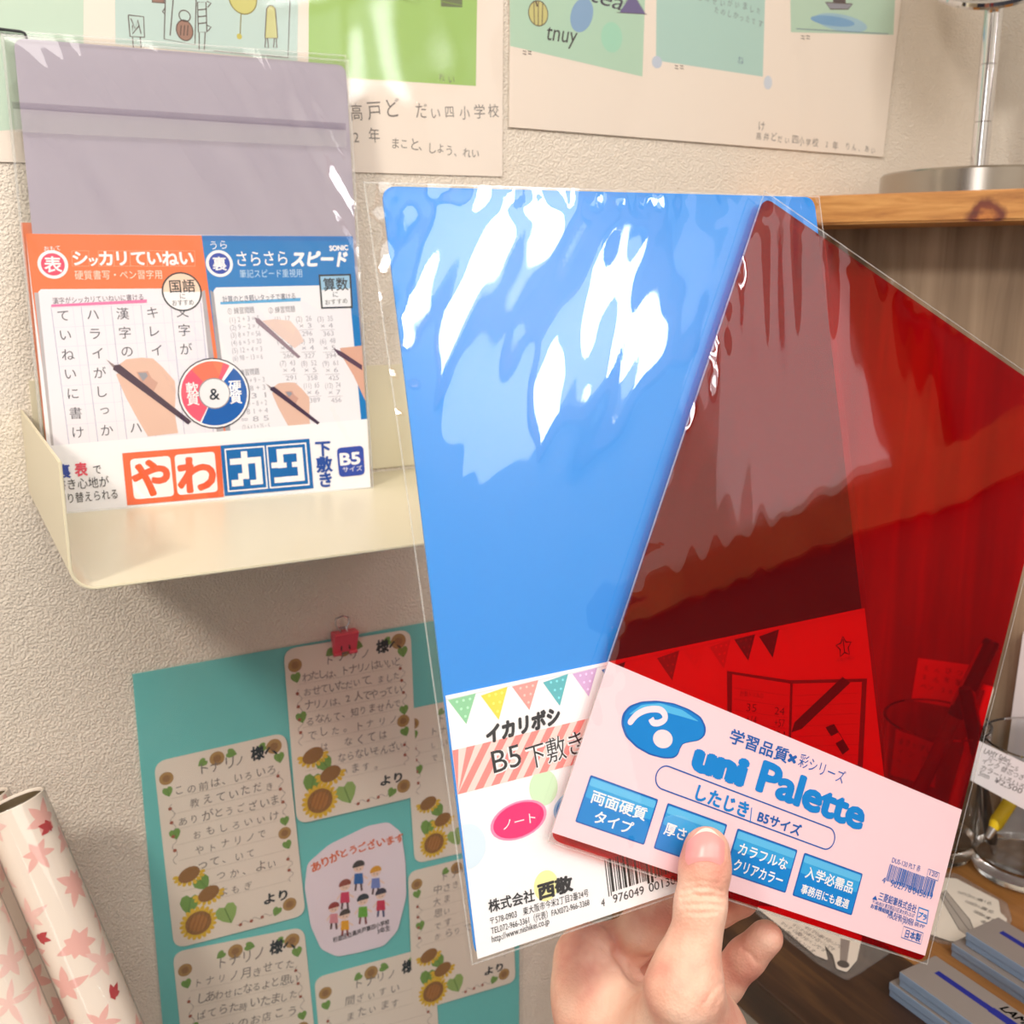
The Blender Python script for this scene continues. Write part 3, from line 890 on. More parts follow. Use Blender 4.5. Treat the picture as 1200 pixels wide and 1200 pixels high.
def leaf(c, p, r, ang, layer, m=None):
    P = c.f.P(*p); ca, sa = math.cos(ang), math.sin(ang)
    pts = [(0, -1), (.55, -.45), (.85, .1), (.75, .65), (.35, .85), (0, .6), (-.35, .85), (-.75, .65), (-.85, .1), (-.55, -.45)]
    c.poly([(P[0] + r * (x * ca - y * sa), P[1] + r * (x * sa + y * ca)) for x, y in pts], m or GRN, layer)
    c.line([(P[0] + r * sa * .9, P[1] - r * ca * .9), (P[0] - r * sa * .6, P[1] + r * ca * .6)], r * .07, M((90, 130, 60)), layer + 1)


def vine(c, a, b, layer, nn=26, amp=2.2):
    A = Vector(a); B = Vector(b); d = B - A; nrm = Vector((-d.y, d.x)).normalized()
    pts = [tuple(A + d * (k / nn) + nrm * amp * math.sin(k * 1.1)) for k in range(nn + 1)]
    c.pline(pts, .0003, LIN, layer)
    for k in range(2, nn, 6):
        p = Vector(pts[k])
        c.ell(c.f.P(*p), .0013, .0013, RDB, layer + 1, 0, 8)


CREAM = M((240, 230, 216), 0.6)
def letter(frame, name, px, rnd, label, rows, to, frm, flo=True, group='letters on the turquoise board'):
    """px: TL, TR, BR, BL of the sheet"""
    c = Card(frame)
    c.slab(round_poly([frame.P(*p) for p in px], rnd), 0.0003, CREAM)
    TL, TR, BR, BL = [Vector(p) for p in px]
    def S(u, v): p = TL.lerp(TR, u).lerp(BL.lerp(BR, u), v); return (p.x, p.y)
    for k, r in enumerate(rows):
        v = .20 + .083 * k
        c.pline([S(.10, v + .012), S(.90, v + .012)], .00018, M((176, 164, 150)), 1)
        if r:
            u0 = .12 if len(r) > 7 else .22
            if v > .62: u0 = .36
            u1 = min(.90, u0 + .095 * len(r))
            c.text(r, S(u0, v), S(u1, v), MPEN, hand=0.09, h=(TR - TL).length * .075, layer=2)
    c.text('様へ', S(.72, .105), S(.92, .105), M((30, 46, 52)), layer=3, h=(TR - TL).length * .095, bold=0.04)
    c.text('トナリノ', S(.30, .12), S(.68, .12), MPEN, hand=0.08, h=(TR - TL).length * .09, layer=3)
    if frm: c.text('より', S(.70, .885), S(.88, .885), M((30, 46, 52)), layer=3, h=(TR - TL).length * .07, bold=0.04)
    W = abs(frame.P(*TR)[0] - frame.P(*TL)[0])
    sunflower(c, S(.08, .10), W * .055, 2, True); leaf(c, S(.08, .17), W * .045, 0.2, 2)
    sunflower(c, S(.47, .055), W * .06, 2, True); leaf(c, S(.58, .045), W * .045, 1.2, 2); leaf(c, S(.36, .06), W * .04, -1.0, 2)
    sunflower(c, S(.90, .06), W * .065, 2, True); leaf(c, S(.93, .125), W * .05, 0.1, 2); leaf(c, S(.81, .05), W * .042, -1.3, 2)
    vine(c, S(.10, .24), S(.08, .56), 2, 26, 3); vine(c, S(.92, .20), S(.93, .44), 2, 20, 3); vine(c, S(.93, .66), S(.92, .80), 2, 14, 3)
    leaf(c, S(.10, .40), W * .05, 0.2, 2); leaf(c, S(.92, .47), W * .045, 0.1, 2); sunflower(c, S(.91, .535), W * .055, 2, True); leaf(c, S(.92, .60), W * .045, 0.3, 2)
    vine(c, S(.48, .955), S(.76, .945), 2, 20, 2); leaf(c, S(.79, .94), W * .045, -.5, 2); sunflower(c, S(.89, .92), W * .06, 2, True)
    # the three big sunflowers at lower left
    for q_, r_, sq in ((S(.17, .63), .10, .55), (S(.30, .755), .10, .5)):
        Pq = frame.P(*q_)
        for k in range(9):
            a = math.pi + math.pi * k / 8
            c.ell((Pq[0] + W * r_ * math.cos(a), Pq[1] + W * r_ * .75 * math.sin(a)), W * .025, W * .016, YEL, 3, a, 8)
        c.ell(Pq, W * r_ * .85, W * r_ * .62, BRN, 4, .35, 16)
    leaf(c, S(.26, .69), W * .075, .5, 3); leaf(c, S(.15, .785), W * .09, -.2, 3); leaf(c, S(.42, .885), W * .10, .3, 3, GRN2)
    sunflower(c, S(.20, .895), W * .14, 4)
    o = c.build(name); tag(o, label, 'letter', group)
    return o


FL = WALLF.off(0.0022)
R1 = ['わたしは、トナリノはいいと', 'おせていただいて、ました', 'ナリノは、2人でやってい', 'るなんて、知りませんで', 'でした。トナリノ', 'は　なくては', 'ならないそんざい', 'います。']
R2 = ['この前は、いろいろ', '教えていただき', 'ありがとうございま', 'おもしろいいけ', 'やトナリノで', 'って、いて', 'つか、よい', 'よもぎ']
letter(FL, 'letter', [(180, 893), (335, 858), (358, 1072), (204, 1112)], .009, 'sunflower bordered letter at the left edge of the turquoise board', R2, 1, 1)
letter(FL.off(0.0004), 'letter', [(332, 761), (481, 737), (489, 933), (348, 966)], .009, 'sunflower bordered letter under the pink clip', R1, 1, 1)
letter(FL.off(-0.0004), 'letter', [(202, 1116), (356, 1086), (378, 1300), (226, 1345)], .009, 'sunflower bordered letter below the left edge letter, beside the paper rolls', ['トナリノ月きせてた', 'しあわせになるよと思い', 'ぱてらた時いたました', 'バケツのお店こう', 'いいて'], 1, 0)
letter(FL.off(-0.0001), 'letter', [(474, 832), (590, 808), (604, 985), (486, 1012)], .008, 'sunflower letter partly behind the blue board pack, upper right of the turquoise board', ['トナリノは', 'しいで', 'でした'], 1, 1)
letter(FL.off(0.0003), 'letter', [(478, 1022), (598, 992), (604, 1150), (484, 1186)], .008, 'sunflower letter below the bag corner of the blue board pack', ['中さき', '大ま', '思い', 'です', 'からりで'], 0, 1)
letter(FL.off(-0.0004), 'letter', [(368, 1146), (508, 1108), (520, 1310), (386, 1350)], .009, 'sunflower letter at the bottom edge of the photo under the thank-you card', ['間ざいすい', 'またいます', 'よい'], 1, 0)
# the rounded thank-you card
c = Card(FL.off(0.0002))
outline = [(357, 1040), (360, 1012), (385, 990), (430, 968), (455, 963), (470, 975), (475, 1010), (476, 1050), (466, 1090), (450, 1108), (420, 1116), (395, 1121), (376, 1112), (364, 1085)]
c.slab(round_poly([c.f.P(*p) for p in outline], .0035, 3), 0.0003, M((242, 230, 240), 0.6))
OT = (224, 106, 52)
for k, ch in enumerate('ありがとうございます'):
    t = k / 9; x = 370 + 98 * t; y = 1014 - 46 * t + 16 * (t - .5) ** 2 - 3
    y = np.interp(x, [370, 395, 415, 440, 468], [1015, 1002, 995, 988, 982])
    c.char(ch, (x, y), 12.5 if k < 3 else 11, OT, 0.03, 2, 0.25)
def kid(x, y, hair, shirt, s=1.0, legs=(90, 60, 60)):
    f = c.f.P; skn = M((246, 214, 196))
    c.ppoly([(x - 5 * s, y + 8 * s), (x + 5 * s, y + 7 * s), (x + 6 * s, y + 20 * s), (x - 6 * s, y + 21 * s)], shirt, 2)
    c.pline([(x - 5 * s, y + 10 * s), (x - 10 * s, y + 17 * s)], .0012, skn, 2); c.pline([(x + 5 * s, y + 10 * s), (x + 11 * s, y + 14 * s)], .0012, skn, 2)
    c.pline([(x - 3 * s, y + 20 * s), (x - 4 * s, y + 29 * s)], .0016, legs, 1); c.pline([(x + 3 * s, y + 20 * s), (x + 4 * s, y + 29 * s)], .0016, legs, 1)
    c.ell(f(x, y), .0042 * s, .0040 * s, skn, 3)
    P0 = f(x, y - 2 * s)
    c.poly([(P0[0] + .0050 * s * math.cos(a), P0[1] + .0046 * s * math.sin(a)) for a in np.linspace(-.2, math.pi + .2, 16)], hair, 4)
    for dx in (-2, 2): c.ell(f(x + dx * s, y + 2 * s), .0004, .0005, INK, 5, 0, 6)
kid(420, 1016, (66, 64, 62), (32, 104, 176), .95); kid(440, 1022, (222, 160, 40), (120, 140, 206), .9)
kid(404, 1038, (150, 74, 60), (214, 62, 100), .95); kid(446, 1048, (56, 54, 72), (208, 50, 84), .9, (50, 60, 110))
kid(425, 1055, (44, 56, 66), (108, 176, 60), .95, (130, 60, 60)); kid(391, 1064, (156, 60, 56), (226, 150, 160), .85); kid(404, 1072, (74, 66, 60), (238, 172, 40), .85, (150, 70, 60))
c.text('杉並区立高井戸第四小学校', (390, 1104), (456, 1082), INK, layer=4, h=6, bold=0.02)
c.text('3年生', (442, 1094), (457, 1089), INK, layer=4, h=6, bold=0.02)
tag(c.build('thank_you_card'), 'rounded pale card with cartoon children and orange lettering', 'card')

# pink binder clip at the top of the turquoise board
FC = WALLF.off(0.0)
p = FC.world(*FC.P(401, 750)); cl = empty('binder_clip', Matrix.Translation(p)); tag(cl, 'small pink binder clip at the top edge of the turquoise board', 'clip')
x0, z0 = p[0], p[2]
vs = []; fs = []
prof = [(-.0012, -.0080), (-.0050, -.0070), (-.0110, .0075), (-.0098, .0085), (-.0030, .0085), (-.0012, .0075)]
MPK = M((232, 92, 110), 0.4)
pr = [(WY + a, z0 + b) for a, b in prof]
me = prism([(a, b) for a, b in pr], x0 - .0085, x0 + .0085)
for v in me.vertices: v.co = (v.co.z, v.co.x, v.co.y)
child('clip_body', fix_normals(me), MPK, cl)
for s_ in (-1, 1):
    child('clip_lip', tube([(x0 + s_ * .0085, WY - .0056, z0 - .0078), (x0 + s_ * .003, WY - .0056, z0 - .0078)], .0014, 8), MPK, cl)
MCH = M((190, 190, 192), 0.2, 1.0)
child('wire_handle', tube([(x0 - .003, WY - .0065, z0 - .005), (x0 - .0035, WY - .0075, z0 + .009), (x0 - .0065, WY - .0065, z0 + .014), (x0 - .006, WY - .006, z0 + .0185), (x0 - .001, WY - .0055, z0 + .0195), (x0 + .003, WY - .0055, z0 + .018), (x0 + .0035, WY - .006, z0 + .0145), (x0 + .001, WY - .0068, z0 + .011), (x0 + .0015, WY - .0075, z0 + .008), (x0 + .003, WY - .0065, z0 - .005)], .00055, 8), MCH, cl)
child('wire_handle', tube([(x0 - .003, WY - .0030, z0 + .0083), (x0 - .003, WY - .0020, z0 + .010), (x0 + .003, WY - .0020, z0 + .010), (x0 + .003, WY - .0030, z0 + .0083)], .00055, 8), MCH, cl)

# ================================================================== ROLLS OF PINK PAPER
MROLL = M((250, 236, 222), .4, 0, .5); MRIN = M((96, 80, 56), .6)
A0 = at_y(15, 940, 0.600); A1 = at_y(128, 1205, 0.566)
ax = Vector(A1 - A0)
RR = 0.0166


def petals(V, Fc, MI, th, z, n, L, w0, a0, mi, lift, spread=2 * math.pi):
    for k in range(n):
        a = a0 + spread * k / n; o = len(V); ll = L * (0.75 + .5 * ((k * 7919) % 5) / 5)
        for i in range(7):
            t = i / 6; w_ = w0 * (math.sin(math.pi * min(1, t ** .75 * .98 + .02)) + .06)
            for j_ in range(5):
                u = -1 + j_ / 2
                x = ll * t * math.cos(a) - w_ * u * math.sin(a); y = ll * t * math.sin(a) + w_ * u * math.cos(a)
                aa = th + x / RR; V.append(((RR + lift) * math.cos(aa), (RR + lift) * math.sin(aa), min(-.0006, z + y)))
        for i in range(6):
            for j_ in range(4):
                p = o + i * 5 + j_; Fc.append([p, p + 1, p + 6, p + 5]); MI.append(mi)


def roll(dx, dy, dl, label, seed):
    top = Vector(A0) + Vector((dx, dy, 0)) - ax.normalized() * dl
    L = (top.z - .012) / (-ax.normalized().z)
    rot = ax.to_track_quat('-Z', 'Y').to_matrix().to_4x4()
    e = empty('paper_roll', Matrix.Translation(top) @ rot); tag(e, label, 'paper roll', 'rolls of pink leaf paper')
    me = lathe([(RR, -L), (RR, 0), (RR - .0004, .0003), (RR - .0009, 0), (RR - .0009, -.10)], 72)
    V = [tuple(v.co) for v in me.vertices]; Fc = [list(p.vertices) for p in me.polygons]; MI = [0] * len(Fc)
    rg = random.Random(seed)
    for iz in range(15):
        for it in range(4):
            th = it * math.pi / 2 + (iz % 2) * .8 + rg.uniform(-.2, .2); z = -.010 - .024 * iz + rg.uniform(-.006, .006)
            kind = rg.random()
            petals(V, Fc, MI, th, z, rg.choice((5, 6, 7)), rg.uniform(.009, .013), rg.uniform(.0016, .0028), rg.uniform(0, 6.28), 1 if kind < .65 else 2, .00012 + .00006 * ((iz + it) % 3))
            if (iz + 2 * it) % 4 == 1:
                petals(V, Fc, MI, th + .7, z + .010, 3, .0062, .0017, rg.uniform(0, 6.28), 3, .00036, 2.4)
                petals(V, Fc, MI, th + .7, z + .010, 8, .0026, .0009, 0, 3, .00040)
    m2 = mesh_from(V, Fc, MI); m2.polygons.foreach_set('use_smooth', [True] * len(m2.polygons)); m2.set_sharp_from_angle(angle=math.radians(50))
    child('patterned_paper', m2, [MROLL, M((244, 186, 176), .4, 0, .5), M((248, 206, 196), .4, 0, .5), M((190, 44, 52), .4, 0, .5)], e, e.matrix_world)
    child('inner_core', lathe([(RR - .0012, -L), (RR - .0012, -.0015), (RR - .0020, -.0010), (RR - .0024, -.004), (RR - .0024, -.05), (0, -.05)], 48), MRIN, e, e.matrix_world)
    child('clear_wrap', lathe([(RR + .0009, -L), (RR + .0009, .0005), (RR + .0004, .0012)], 72), MFILM2, e, e.matrix_world)
    return e


roll(0, 0, 0, 'pink leaf patterned paper roll, rightmost one standing beside the turquoise board', 1)
roll(-.040, -.012, -.02, 'pink leaf patterned paper roll at the bottom left corner of the photo', 2)
roll(-.0200, .0365, -.012, 'pink leaf patterned paper roll squeezed behind and between two other rolls', 3)

# ================================================================== TABLE
TZ = 0.75
MT = wood('golden_table_wood', (120, 78, 38), (152, 104, 54), (174, 124, 70), (1, 0.10, 1), 46, 0.42)
tb = empty('table', Matrix.Translation((0.437, WY, 0))); tag(tb, 'golden brown wooden table in the corner, pen boxes and glasses on it', 'table')
child('tabletop', box(0.543, WX - .032, -0.25, WY - .001, TZ - .03, TZ, .002), MT, tb)
child('dark_edge_board', box(0.436, 0.543, -0.25, WY - .001, TZ - .03, TZ + .0002, .002), wood('dark_walnut', (44, 28, 20), (64, 42, 28), (92, 64, 38), (1, 0.08, 1), 60, 0.4), tb)  # darkened strip: shade of the hand and packs put into the wood colour
for lx in (0.47, 0.80):
    for ly in (-.22, .62):
        child('leg', box(lx - .02, lx + .02, ly - .02, ly + .02, 0, TZ - .03, .002), MT, tb)

# ================================================================== CORNER SHELF WITH PLYWOOD BACK
DIR = np.array([0.515, -0.857, 0]); NRM = np.array([-0.857, -0.515, 0])
PB = np.array([0.652, WY - .001, 0])                 # where the back panel leaves the wall
sh = empty('corner_shelf', Matrix.Translation((PB[0], PB[1], TZ))); tag(sh, 'wooden corner shelf with thick top board and vertical grained back panel', 'shelf')
ST = ZC + 0.0565; STB = ZC + 0.0375
fr0 = PB + NRM * .085
tw = (WY - .001 - fr0[1]) / DIR[1]; q0 = fr0 + DIR * tw
tw = (WX - .033 - fr0[0]) / DIR[0]; q1 = fr0 + DIR * tw
MTOP = wood('pine_top_board', (150, 92, 36), (190, 130, 62), (214, 158, 88), (1, 1, 9), 14, 0.45, False, tuple(Frame((fr0[0], fr0[1], ZC), DIR, (0, 0, 1)).world(*Frame((fr0[0], fr0[1], ZC), DIR, (0, 0, 1)).P(1153, 246)) + np.array([-.003, -.003, -.003])))
MPLY = wood('grey_plywood', (128, 106, 84), (154, 131, 107), (176, 153, 128), (1, 1, 0.06), 60, 0.55)
me = prism([(q0[0], q0[1]), (q1[0], q1[1]), (WX - .033, WY - .001)], STB - .002, ST)
bm = bmesh.new(); bm.from_mesh(me); bmesh.ops.bevel(bm, geom=bm.edges[:], offset=.0015, segments=2, affect='EDGES'); bm.to_mesh(me); bm.free()
child('top_board', me, MTOP, sh)
e1 = PB + DIR * ((WX - .034 - PB[0]) / DIR[0])
b0, b1 = PB - NRM * .008, e1 - NRM * .008
me = prism([(PB[0], PB[1]), (e1[0], e1[1]), (e1[0], e1[1] + .012), (PB[0] + .012, PB[1])], TZ, STB - .002)
child('back_panel', me, MPLY, sh)
s0 = fr0 + DIR * ((WY - .03 - fr0[1]) / DIR[1])
me = prism([(s0[0] - .012, s0[1]), (s0[0], s0[1]), (s0[0] + .05, WY - .001), (s0[0] + .038, WY - .001)], TZ, STB - .002)
child('side_panel', me, MPLY, sh)

# paper notes pinned to the plywood
FP = Frame((PB[0], PB[1], ZC), DIR, (0, 0, 1)).off(0.0006)
def note(px, label, rows):
    c = Card(FP); q_ = [FP.P(*p) for p in px]; c.slab(q_, .0003, M((250, 246, 240), 0.6))
    TL, TR, BR, BL = [Vector(p) for p in px]
    for k, r in enumerate(rows):
        v = .26 + .22 * k
        a = TL.lerp(TR, .1).lerp(BL.lerp(BR, .1), v); b = TL.lerp(TR, .88).lerp(BL.lerp(BR, .88), v)
        c.text(r, a, b, MPEN, hand=.1, h=7, layer=1)
    o = c.build('paper_note'); tag(o, label, 'note', 'paper notes on the plywood')
note([(1076, 771), (1143, 780), (1134, 832), (1068, 820)], 'upper paper note on the plywood, seen red beneath a black marker', ['えんぴつ', 'まん年筆', 'ペン 200'])
note([(1043, 852), (1101, 871), (1096, 918), (1037, 900)], 'lower paper note on the plywood, seen red above the pink label', ['書きやすい', 'インク', 'ペン先'])

# ================================================================== MIRROR ON THE SHELF
mc = np.array([0.722, 0.561])
mr = empty('table_mirror', Matrix.Translation((mc[0], mc[1], ST))); tag(mr, 'round chrome table mirror on a stand with a brushed steel base', 'mirror')
def brushed():
    m, nt, b, out = new_mat('brushed_steel')
    b.inputs['Base Color'].default_value = lin((176, 168, 158)); b.inputs['Metallic'].default_value = 1; b.inputs['Roughness'].default_value = .20
    b.inputs['Anisotropic'].default_value = .6
    return m
MCHR = M((222, 222, 224), 0.06, 1.0)
BRAD = .0715
child('base', lathe([(0, 0), (BRAD, 0), (BRAD, .017), (BRAD - .0015, .0185), (0, .0195)], 96), brushed(), mr, mr.matrix_world)
PR = .0066
pole = lathe([(0, .019), (PR, .019), (PR, .0555), (PR - .0005, .056), (PR, .0565), (PR, .0965), (PR - .0005, .097), (PR, .0975), (PR, .139), (0, .139)], 40)
child('pole', pole, MCHR, mr, mr.matrix_world)
# small tilted mirror disc on top
hx = Vector((-.79, -.61, 0)).normalized(); th_ = math.radians(42); MRAD = .055
nv = hx * math.cos(th_) + Vector((0, 0, math.sin(th_))); uv_ = -hx * math.sin(th_) + Vector((0, 0, math.cos(th_)))
bp_ = Vector(at_depth(1162, 8, .765)); ctr_ = bp_ + uv_ * MRAD
zc_ = bp_.z
mx_ = Matrix.Translation(ctr_) @ nv.to_track_quat('Z', 'Y').to_matrix().to_4x4()
child('rim', lathe([(MRAD - .004, -.004), (MRAD - .001, -.003), (MRAD, 0), (MRAD - .001, .0025), (MRAD - .003, .003), (MRAD - .004, .0015)], 96), MCHR, mr, mx_)
child('mirror_glass', lathe([(0, .0014), (MRAD - .0038, .0014), (MRAD - .0038, -.0035), (0, -.0035)], 96), M((236, 238, 238), 0.02, 1.0), mr, mx_)
child('yoke', tube([(mc[0], mc[1], ST + .138), (mc[0], mc[1], ST + .150), tuple(ctr_ - nv * .006), tuple(ctr_ - nv * .003)], .0040, 12), MCHR, mr)

# ================================================================== GLASSES, PENS, CARDS ON THE TABLE
def glass_mat():
    m, nt, b, out = new_mat('clear_glass')
    b.inputs['Transmission Weight'].default_value = 1; b.inputs['Roughness'].default_value = .02; b.inputs['IOR'].default_value = 1.45
    b.inputs['Base Color'].default_value = (.96, .97, .97, 1)
    return m
MGL = glass_mat()
GR = .039
def tumbler(x, y, label, h=.112):
    prof = [(0, 0), (GR - .004, 0), (GR - .001, .002), (GR, .006), (GR + .002, h - .001), (GR + .001, h), (GR - .0005, h - .001), (GR - .0025, .016), (GR - .006, .0125), (0, .0120)]
    o = link('glass_tumbler', lathe(prof, 64), MGL); o.location = (x, y, TZ + .0003)
    return tag(o, label, 'glass', 'glass tumblers on the table')
g1 = at_z(1199, 1020, TZ); g2 = at_z(1084, 990, TZ)
tumbler(g1[0], g1[1], 'glass tumbler with a yellow pen and a taped price card')
tumbler(g2[0], g2[1], 'glass tumbler seen red behind the red board')
def pen(name, a, b, r, col, label, cap=None, clip=None, tipcol=(190, 190, 190), group='pens in the tumblers'):
    a, b = Vector(a), Vector(b); d = b - a; L = d.length
    e = empty(name, Matrix.Translation(a) @ d.to_track_quat('Z', 'Y').to_matrix().to_4x4()); tag(e, label, 'pen', group)
    child('barrel', lathe([(0, .010), (r * .75, .010), (r, .014), (r, L * .62), (0, L * .62)], 24), M(col, .3), e, e.matrix_world)
    child('tip', lathe([(0, 0), (r * .45, .0015), (r * .75, .011), (0, .011)], 20), M(tipcol, .25, 1.0 if tipcol[0] > 150 else 0), e, e.matrix_world)
    child('cap', lathe([(0, L * .615), (r * 1.12, L * .615), (r * 1.12, L - .003), (r * .9, L), (0, L)], 24), M(cap or col, .3), e, e.matrix_world)
    child('clip', box(-.0015, .0015, r * 1.1, r * 1.1 + .0018, L * .66, L * .97, .0004), M(clip or (200, 200, 200), .25, 1.0), e, e.matrix_world)
    return e
def inside(g, dx, dy, z): return (g[0] + dx, g[1] + dy, TZ + z)
pen('fountain_pen', at_depth(1156, 984, g1.dot(F_) - EYE.dot(F_) - .028) , at_depth(1215, 890, g1.dot(F_) - EYE.dot(F_) - .020), .0052, (240, 208, 30), 'yellow pen standing tip down in the right tumbler', (240, 208, 30))
pen('fountain_pen', inside(g1, .004, -.022, .0125), inside(g1, .012, -.030, .140), .0055, (34, 52, 130), 'dark blue pen at the right edge of the photo in the tumbler', (30, 44, 120))
pen('fountain_pen', inside(g1, -.015, .015, .0125), inside(g1, -.045, .036, .150), .0045, (38, 42, 48), 'black pen leaning left in the tumbler with the price card', (30, 34, 40))
pen('marker_pen', inside(g2, -.0244, .0089, .0125), inside(g2, .0385, -.0140, .176), .0058, (120, 112, 112), 'grey marker with a black cap seen through the red board', (26, 26, 30))
pen('marker_pen', inside(g2, -.010, -.022, .0125), inside(g2, .034, -.018, .140), .0042, (236, 214, 200), 'pale thin pen beside the black capped marker, seen through the red board', (236, 220, 210))

# price card taped on the front of the right tumbler
gd = (g1 - EYE) @ F_
FPc = Frame(at_depth(1172, 905, gd - .052), np.array([R_[0], R_[1], 0]) * 1.0 + np.array([-.18, -.10, -.16]), (0, 0, 1))
c = Card(FPc); px = [(1147, 868), (1216, 901), (1205, 951), (1137, 914)]
c.slab([FPc.P(*p) for p in px], .0003, M((244, 244, 250), .5))
for k, (s_, a, b) in enumerate((('LAMY Safari', (1152, 882), (1182, 894)), ('ローラーボール', (1158, 890), (1192, 904)), ('インク 替芯つき', (1150, 893), (1198, 914)), ('カラーいろいろ', (1148, 901), (1198, 925)), ('5mm', (1146, 908), (1158, 913)), ('¥2,500', (1164, 916), (1196, 930)))):
    c.text(s_, a, b, M((70, 72, 80)), layer=1, h=6)
tag(c.build('price_card'), 'white handwritten price card on the front of the right tumbler', 'card')

# white box standing behind the tumbler
FWB = FP.off(.0015); u0 = FWB.P(1187, 850)[0]; c = Card(FWB)
c.slab([(u0 - .004, TZ - ZC), (u0 + .04, TZ - ZC), (u0 + .04, FWB.P(1190, 738)[1]), (u0, FWB.P(1190, 738)[1])], .009, M((240, 238, 240), .5))
tag(c.build('white_box'), 'white upright box standing behind the right tumbler', 'box')

# clear cut-out cards with pen drawings, lying on the table
FTB = Frame((0, 0, TZ), (1, 0, 0), (0, 1, 0))
MACR = film('acrylic', refl=1.0, haze=0.10)
def cutout(clear, white, label, art):
    e = empty('cutout_card', Matrix.Translation((*FTB.P(*white[0]), TZ))); tag(e, label, 'card', 'cut-out pen cards on the table')
    a = Card(FTB); a.slab(round_poly([FTB.P(*p) for p in clear], .003, 3), .0012, MACR, .0003); a.build('clear_base', e)
    b = Card(FTB.off(.0017)); b.slab(round_poly([FTB.P(*p) for p in white], .0015, 3), .0003, M((232, 224, 212), .5)); art(b); b.build('printed_sheet', e)
def art1(b):
    g = M((120, 114, 110)); d = M((90, 86, 84))
    b.ppoly([(1100, 1048), (1108, 1044), (1136, 1078), (1148, 1107), (1124, 1090)], (176, 168, 160), 1)
    b.pline([(1100, 1048), (1108, 1044), (1136, 1078), (1148, 1107), (1124, 1090)], .0006, d, 2, True)
    b.pline([(1104, 1047), (1131, 1085), (1147, 1105)], .0006, d, 2)
    for k in range(5): b.text('なめらかに書ける', (1120 + 9 * k, 1046 + 11 * k), (1158 + 2 * k, 1060 + 10 * k), g, layer=1, hand=.1, h=4)
cutout([(1086, 1020), (1122, 1026), (1180, 1060), (1186, 1080), (1176, 1100), (1150, 1113), (1110, 1108), (1080, 1100)], [(1090, 1030), (1120, 1032), (1170, 1058), (1172, 1072), (1180, 1080), (1174, 1096), (1148, 1109), (1112, 1105), (1085, 1096)], 'pale cut-out card with a pen nib drawing next to the right tumbler', art1)
def art2(b):
    g = M((120, 114, 110))
    for k in range(4): b.text('すらすら書けるペンです', (898 + 14 * k, 1078 + 3 * k), (952 + 12 * k, 1117 - 1 * k), g, layer=1, hand=.1, h=4)
    b.ppoly([(985, 1100), (996, 1103), (992, 1132), (984, 1130)], (150, 140, 134), 1); b.ell(FTB.P(988, 1133), .004, .004, (90, 84, 80), 2)
cutout([(868, 1052), (1040, 1090), (1046, 1116), (1010, 1140), (992, 1150), (960, 1132), (900, 1085)], [(884, 1064), (940, 1068), (1010, 1100), (1004, 1128), (992, 1142), (980, 1138), (976, 1122), (966, 1110), (970, 1128), (955, 1122)], 'pale cut-out card at the table edge below the red board', art2)

# slim grey pen boxes
MBX = M((142, 134, 130), .6, 0, .2); MBS = M((146, 170, 202), .45)
def pen_box(x0, y1, z, label, w=.034, l=.165, h=.0105, art=False, w0=True):
    e = empty('pen_box', Matrix.Translation((x0, y1, z))); tag(e, label, 'box', 'slim grey pen boxes on the table')
    child('box_base', box(x0 + .0005, x0 + w - .0005, y1 - l + .0005, y1 - .0005, z, z + h * .5, .0004), MBS, e)
    lid = box(x0, x0 + w, y1 - l, y1, z + h * .42, z + h, .0008)
    lid.polygons.foreach_set('material_index', [0 if p.normal.z > .7 else 1 for p in lid.polygons])
    child('box_lid', lid, [MBX, MBS], e)
    if art:
        f = Frame((0, 0, z + h), (1, 0, 0), (0, 1, 0)); c = Card(f)
        x = x0 + w * .60
        NV = (24, 36, 140)
        c.poly([(x - .0022, y1 - .012), (x + .0022, y1 - .012), (x + .0024, y1 - .052), (x - .0024, y1 - .052)], NV, 0)
        c.poly([(x - .0030, y1 - .052), (x + .0030, y1 - .052), (x + .0034, y1 - .150), (x - .0034, y1 - .150)], NV, 0)
        vs_, fs_ = glyphs('LAMY', .03, .25); v = vs_ * .0085
        ox, oy = x + .0052, at_z(1176, 1178, z + h)[1] if w0 else y1 - .06
        c.add([(ox + b_, oy - a_) for a_, b_ in v], fs_, M((20, 26, 34)), c.z(1))
        c.build('printed_mark', e)
    return e
B = at_z(1048, 1152, TZ + .012)
pen_box(B[0], B[1] + .004, TZ, 'slim grey pen box, lower one of the nearest stack')
B2 = at_z(1054, 1138, TZ + .0215)
pen_box(B2[0], B2[1], TZ + .0108, 'slim grey pen box with a blue pen picture on its lid', art=True)
B3 = at_z(1160, 1131, TZ + .012)
pen_box(max(B3[0], B2[0] + .042), B3[1] + .03, TZ, 'slim grey pen box, lower one of the stack at the right edge of the photo')
B4 = at_z(1162, 1110, TZ + .0215)
pen_box(max(B4[0], B2[0] + .042), B4[1] + .02, TZ + .0108, 'slim grey pen box, upper one of the stack at the right edge of the photo', art=True, w0=False)

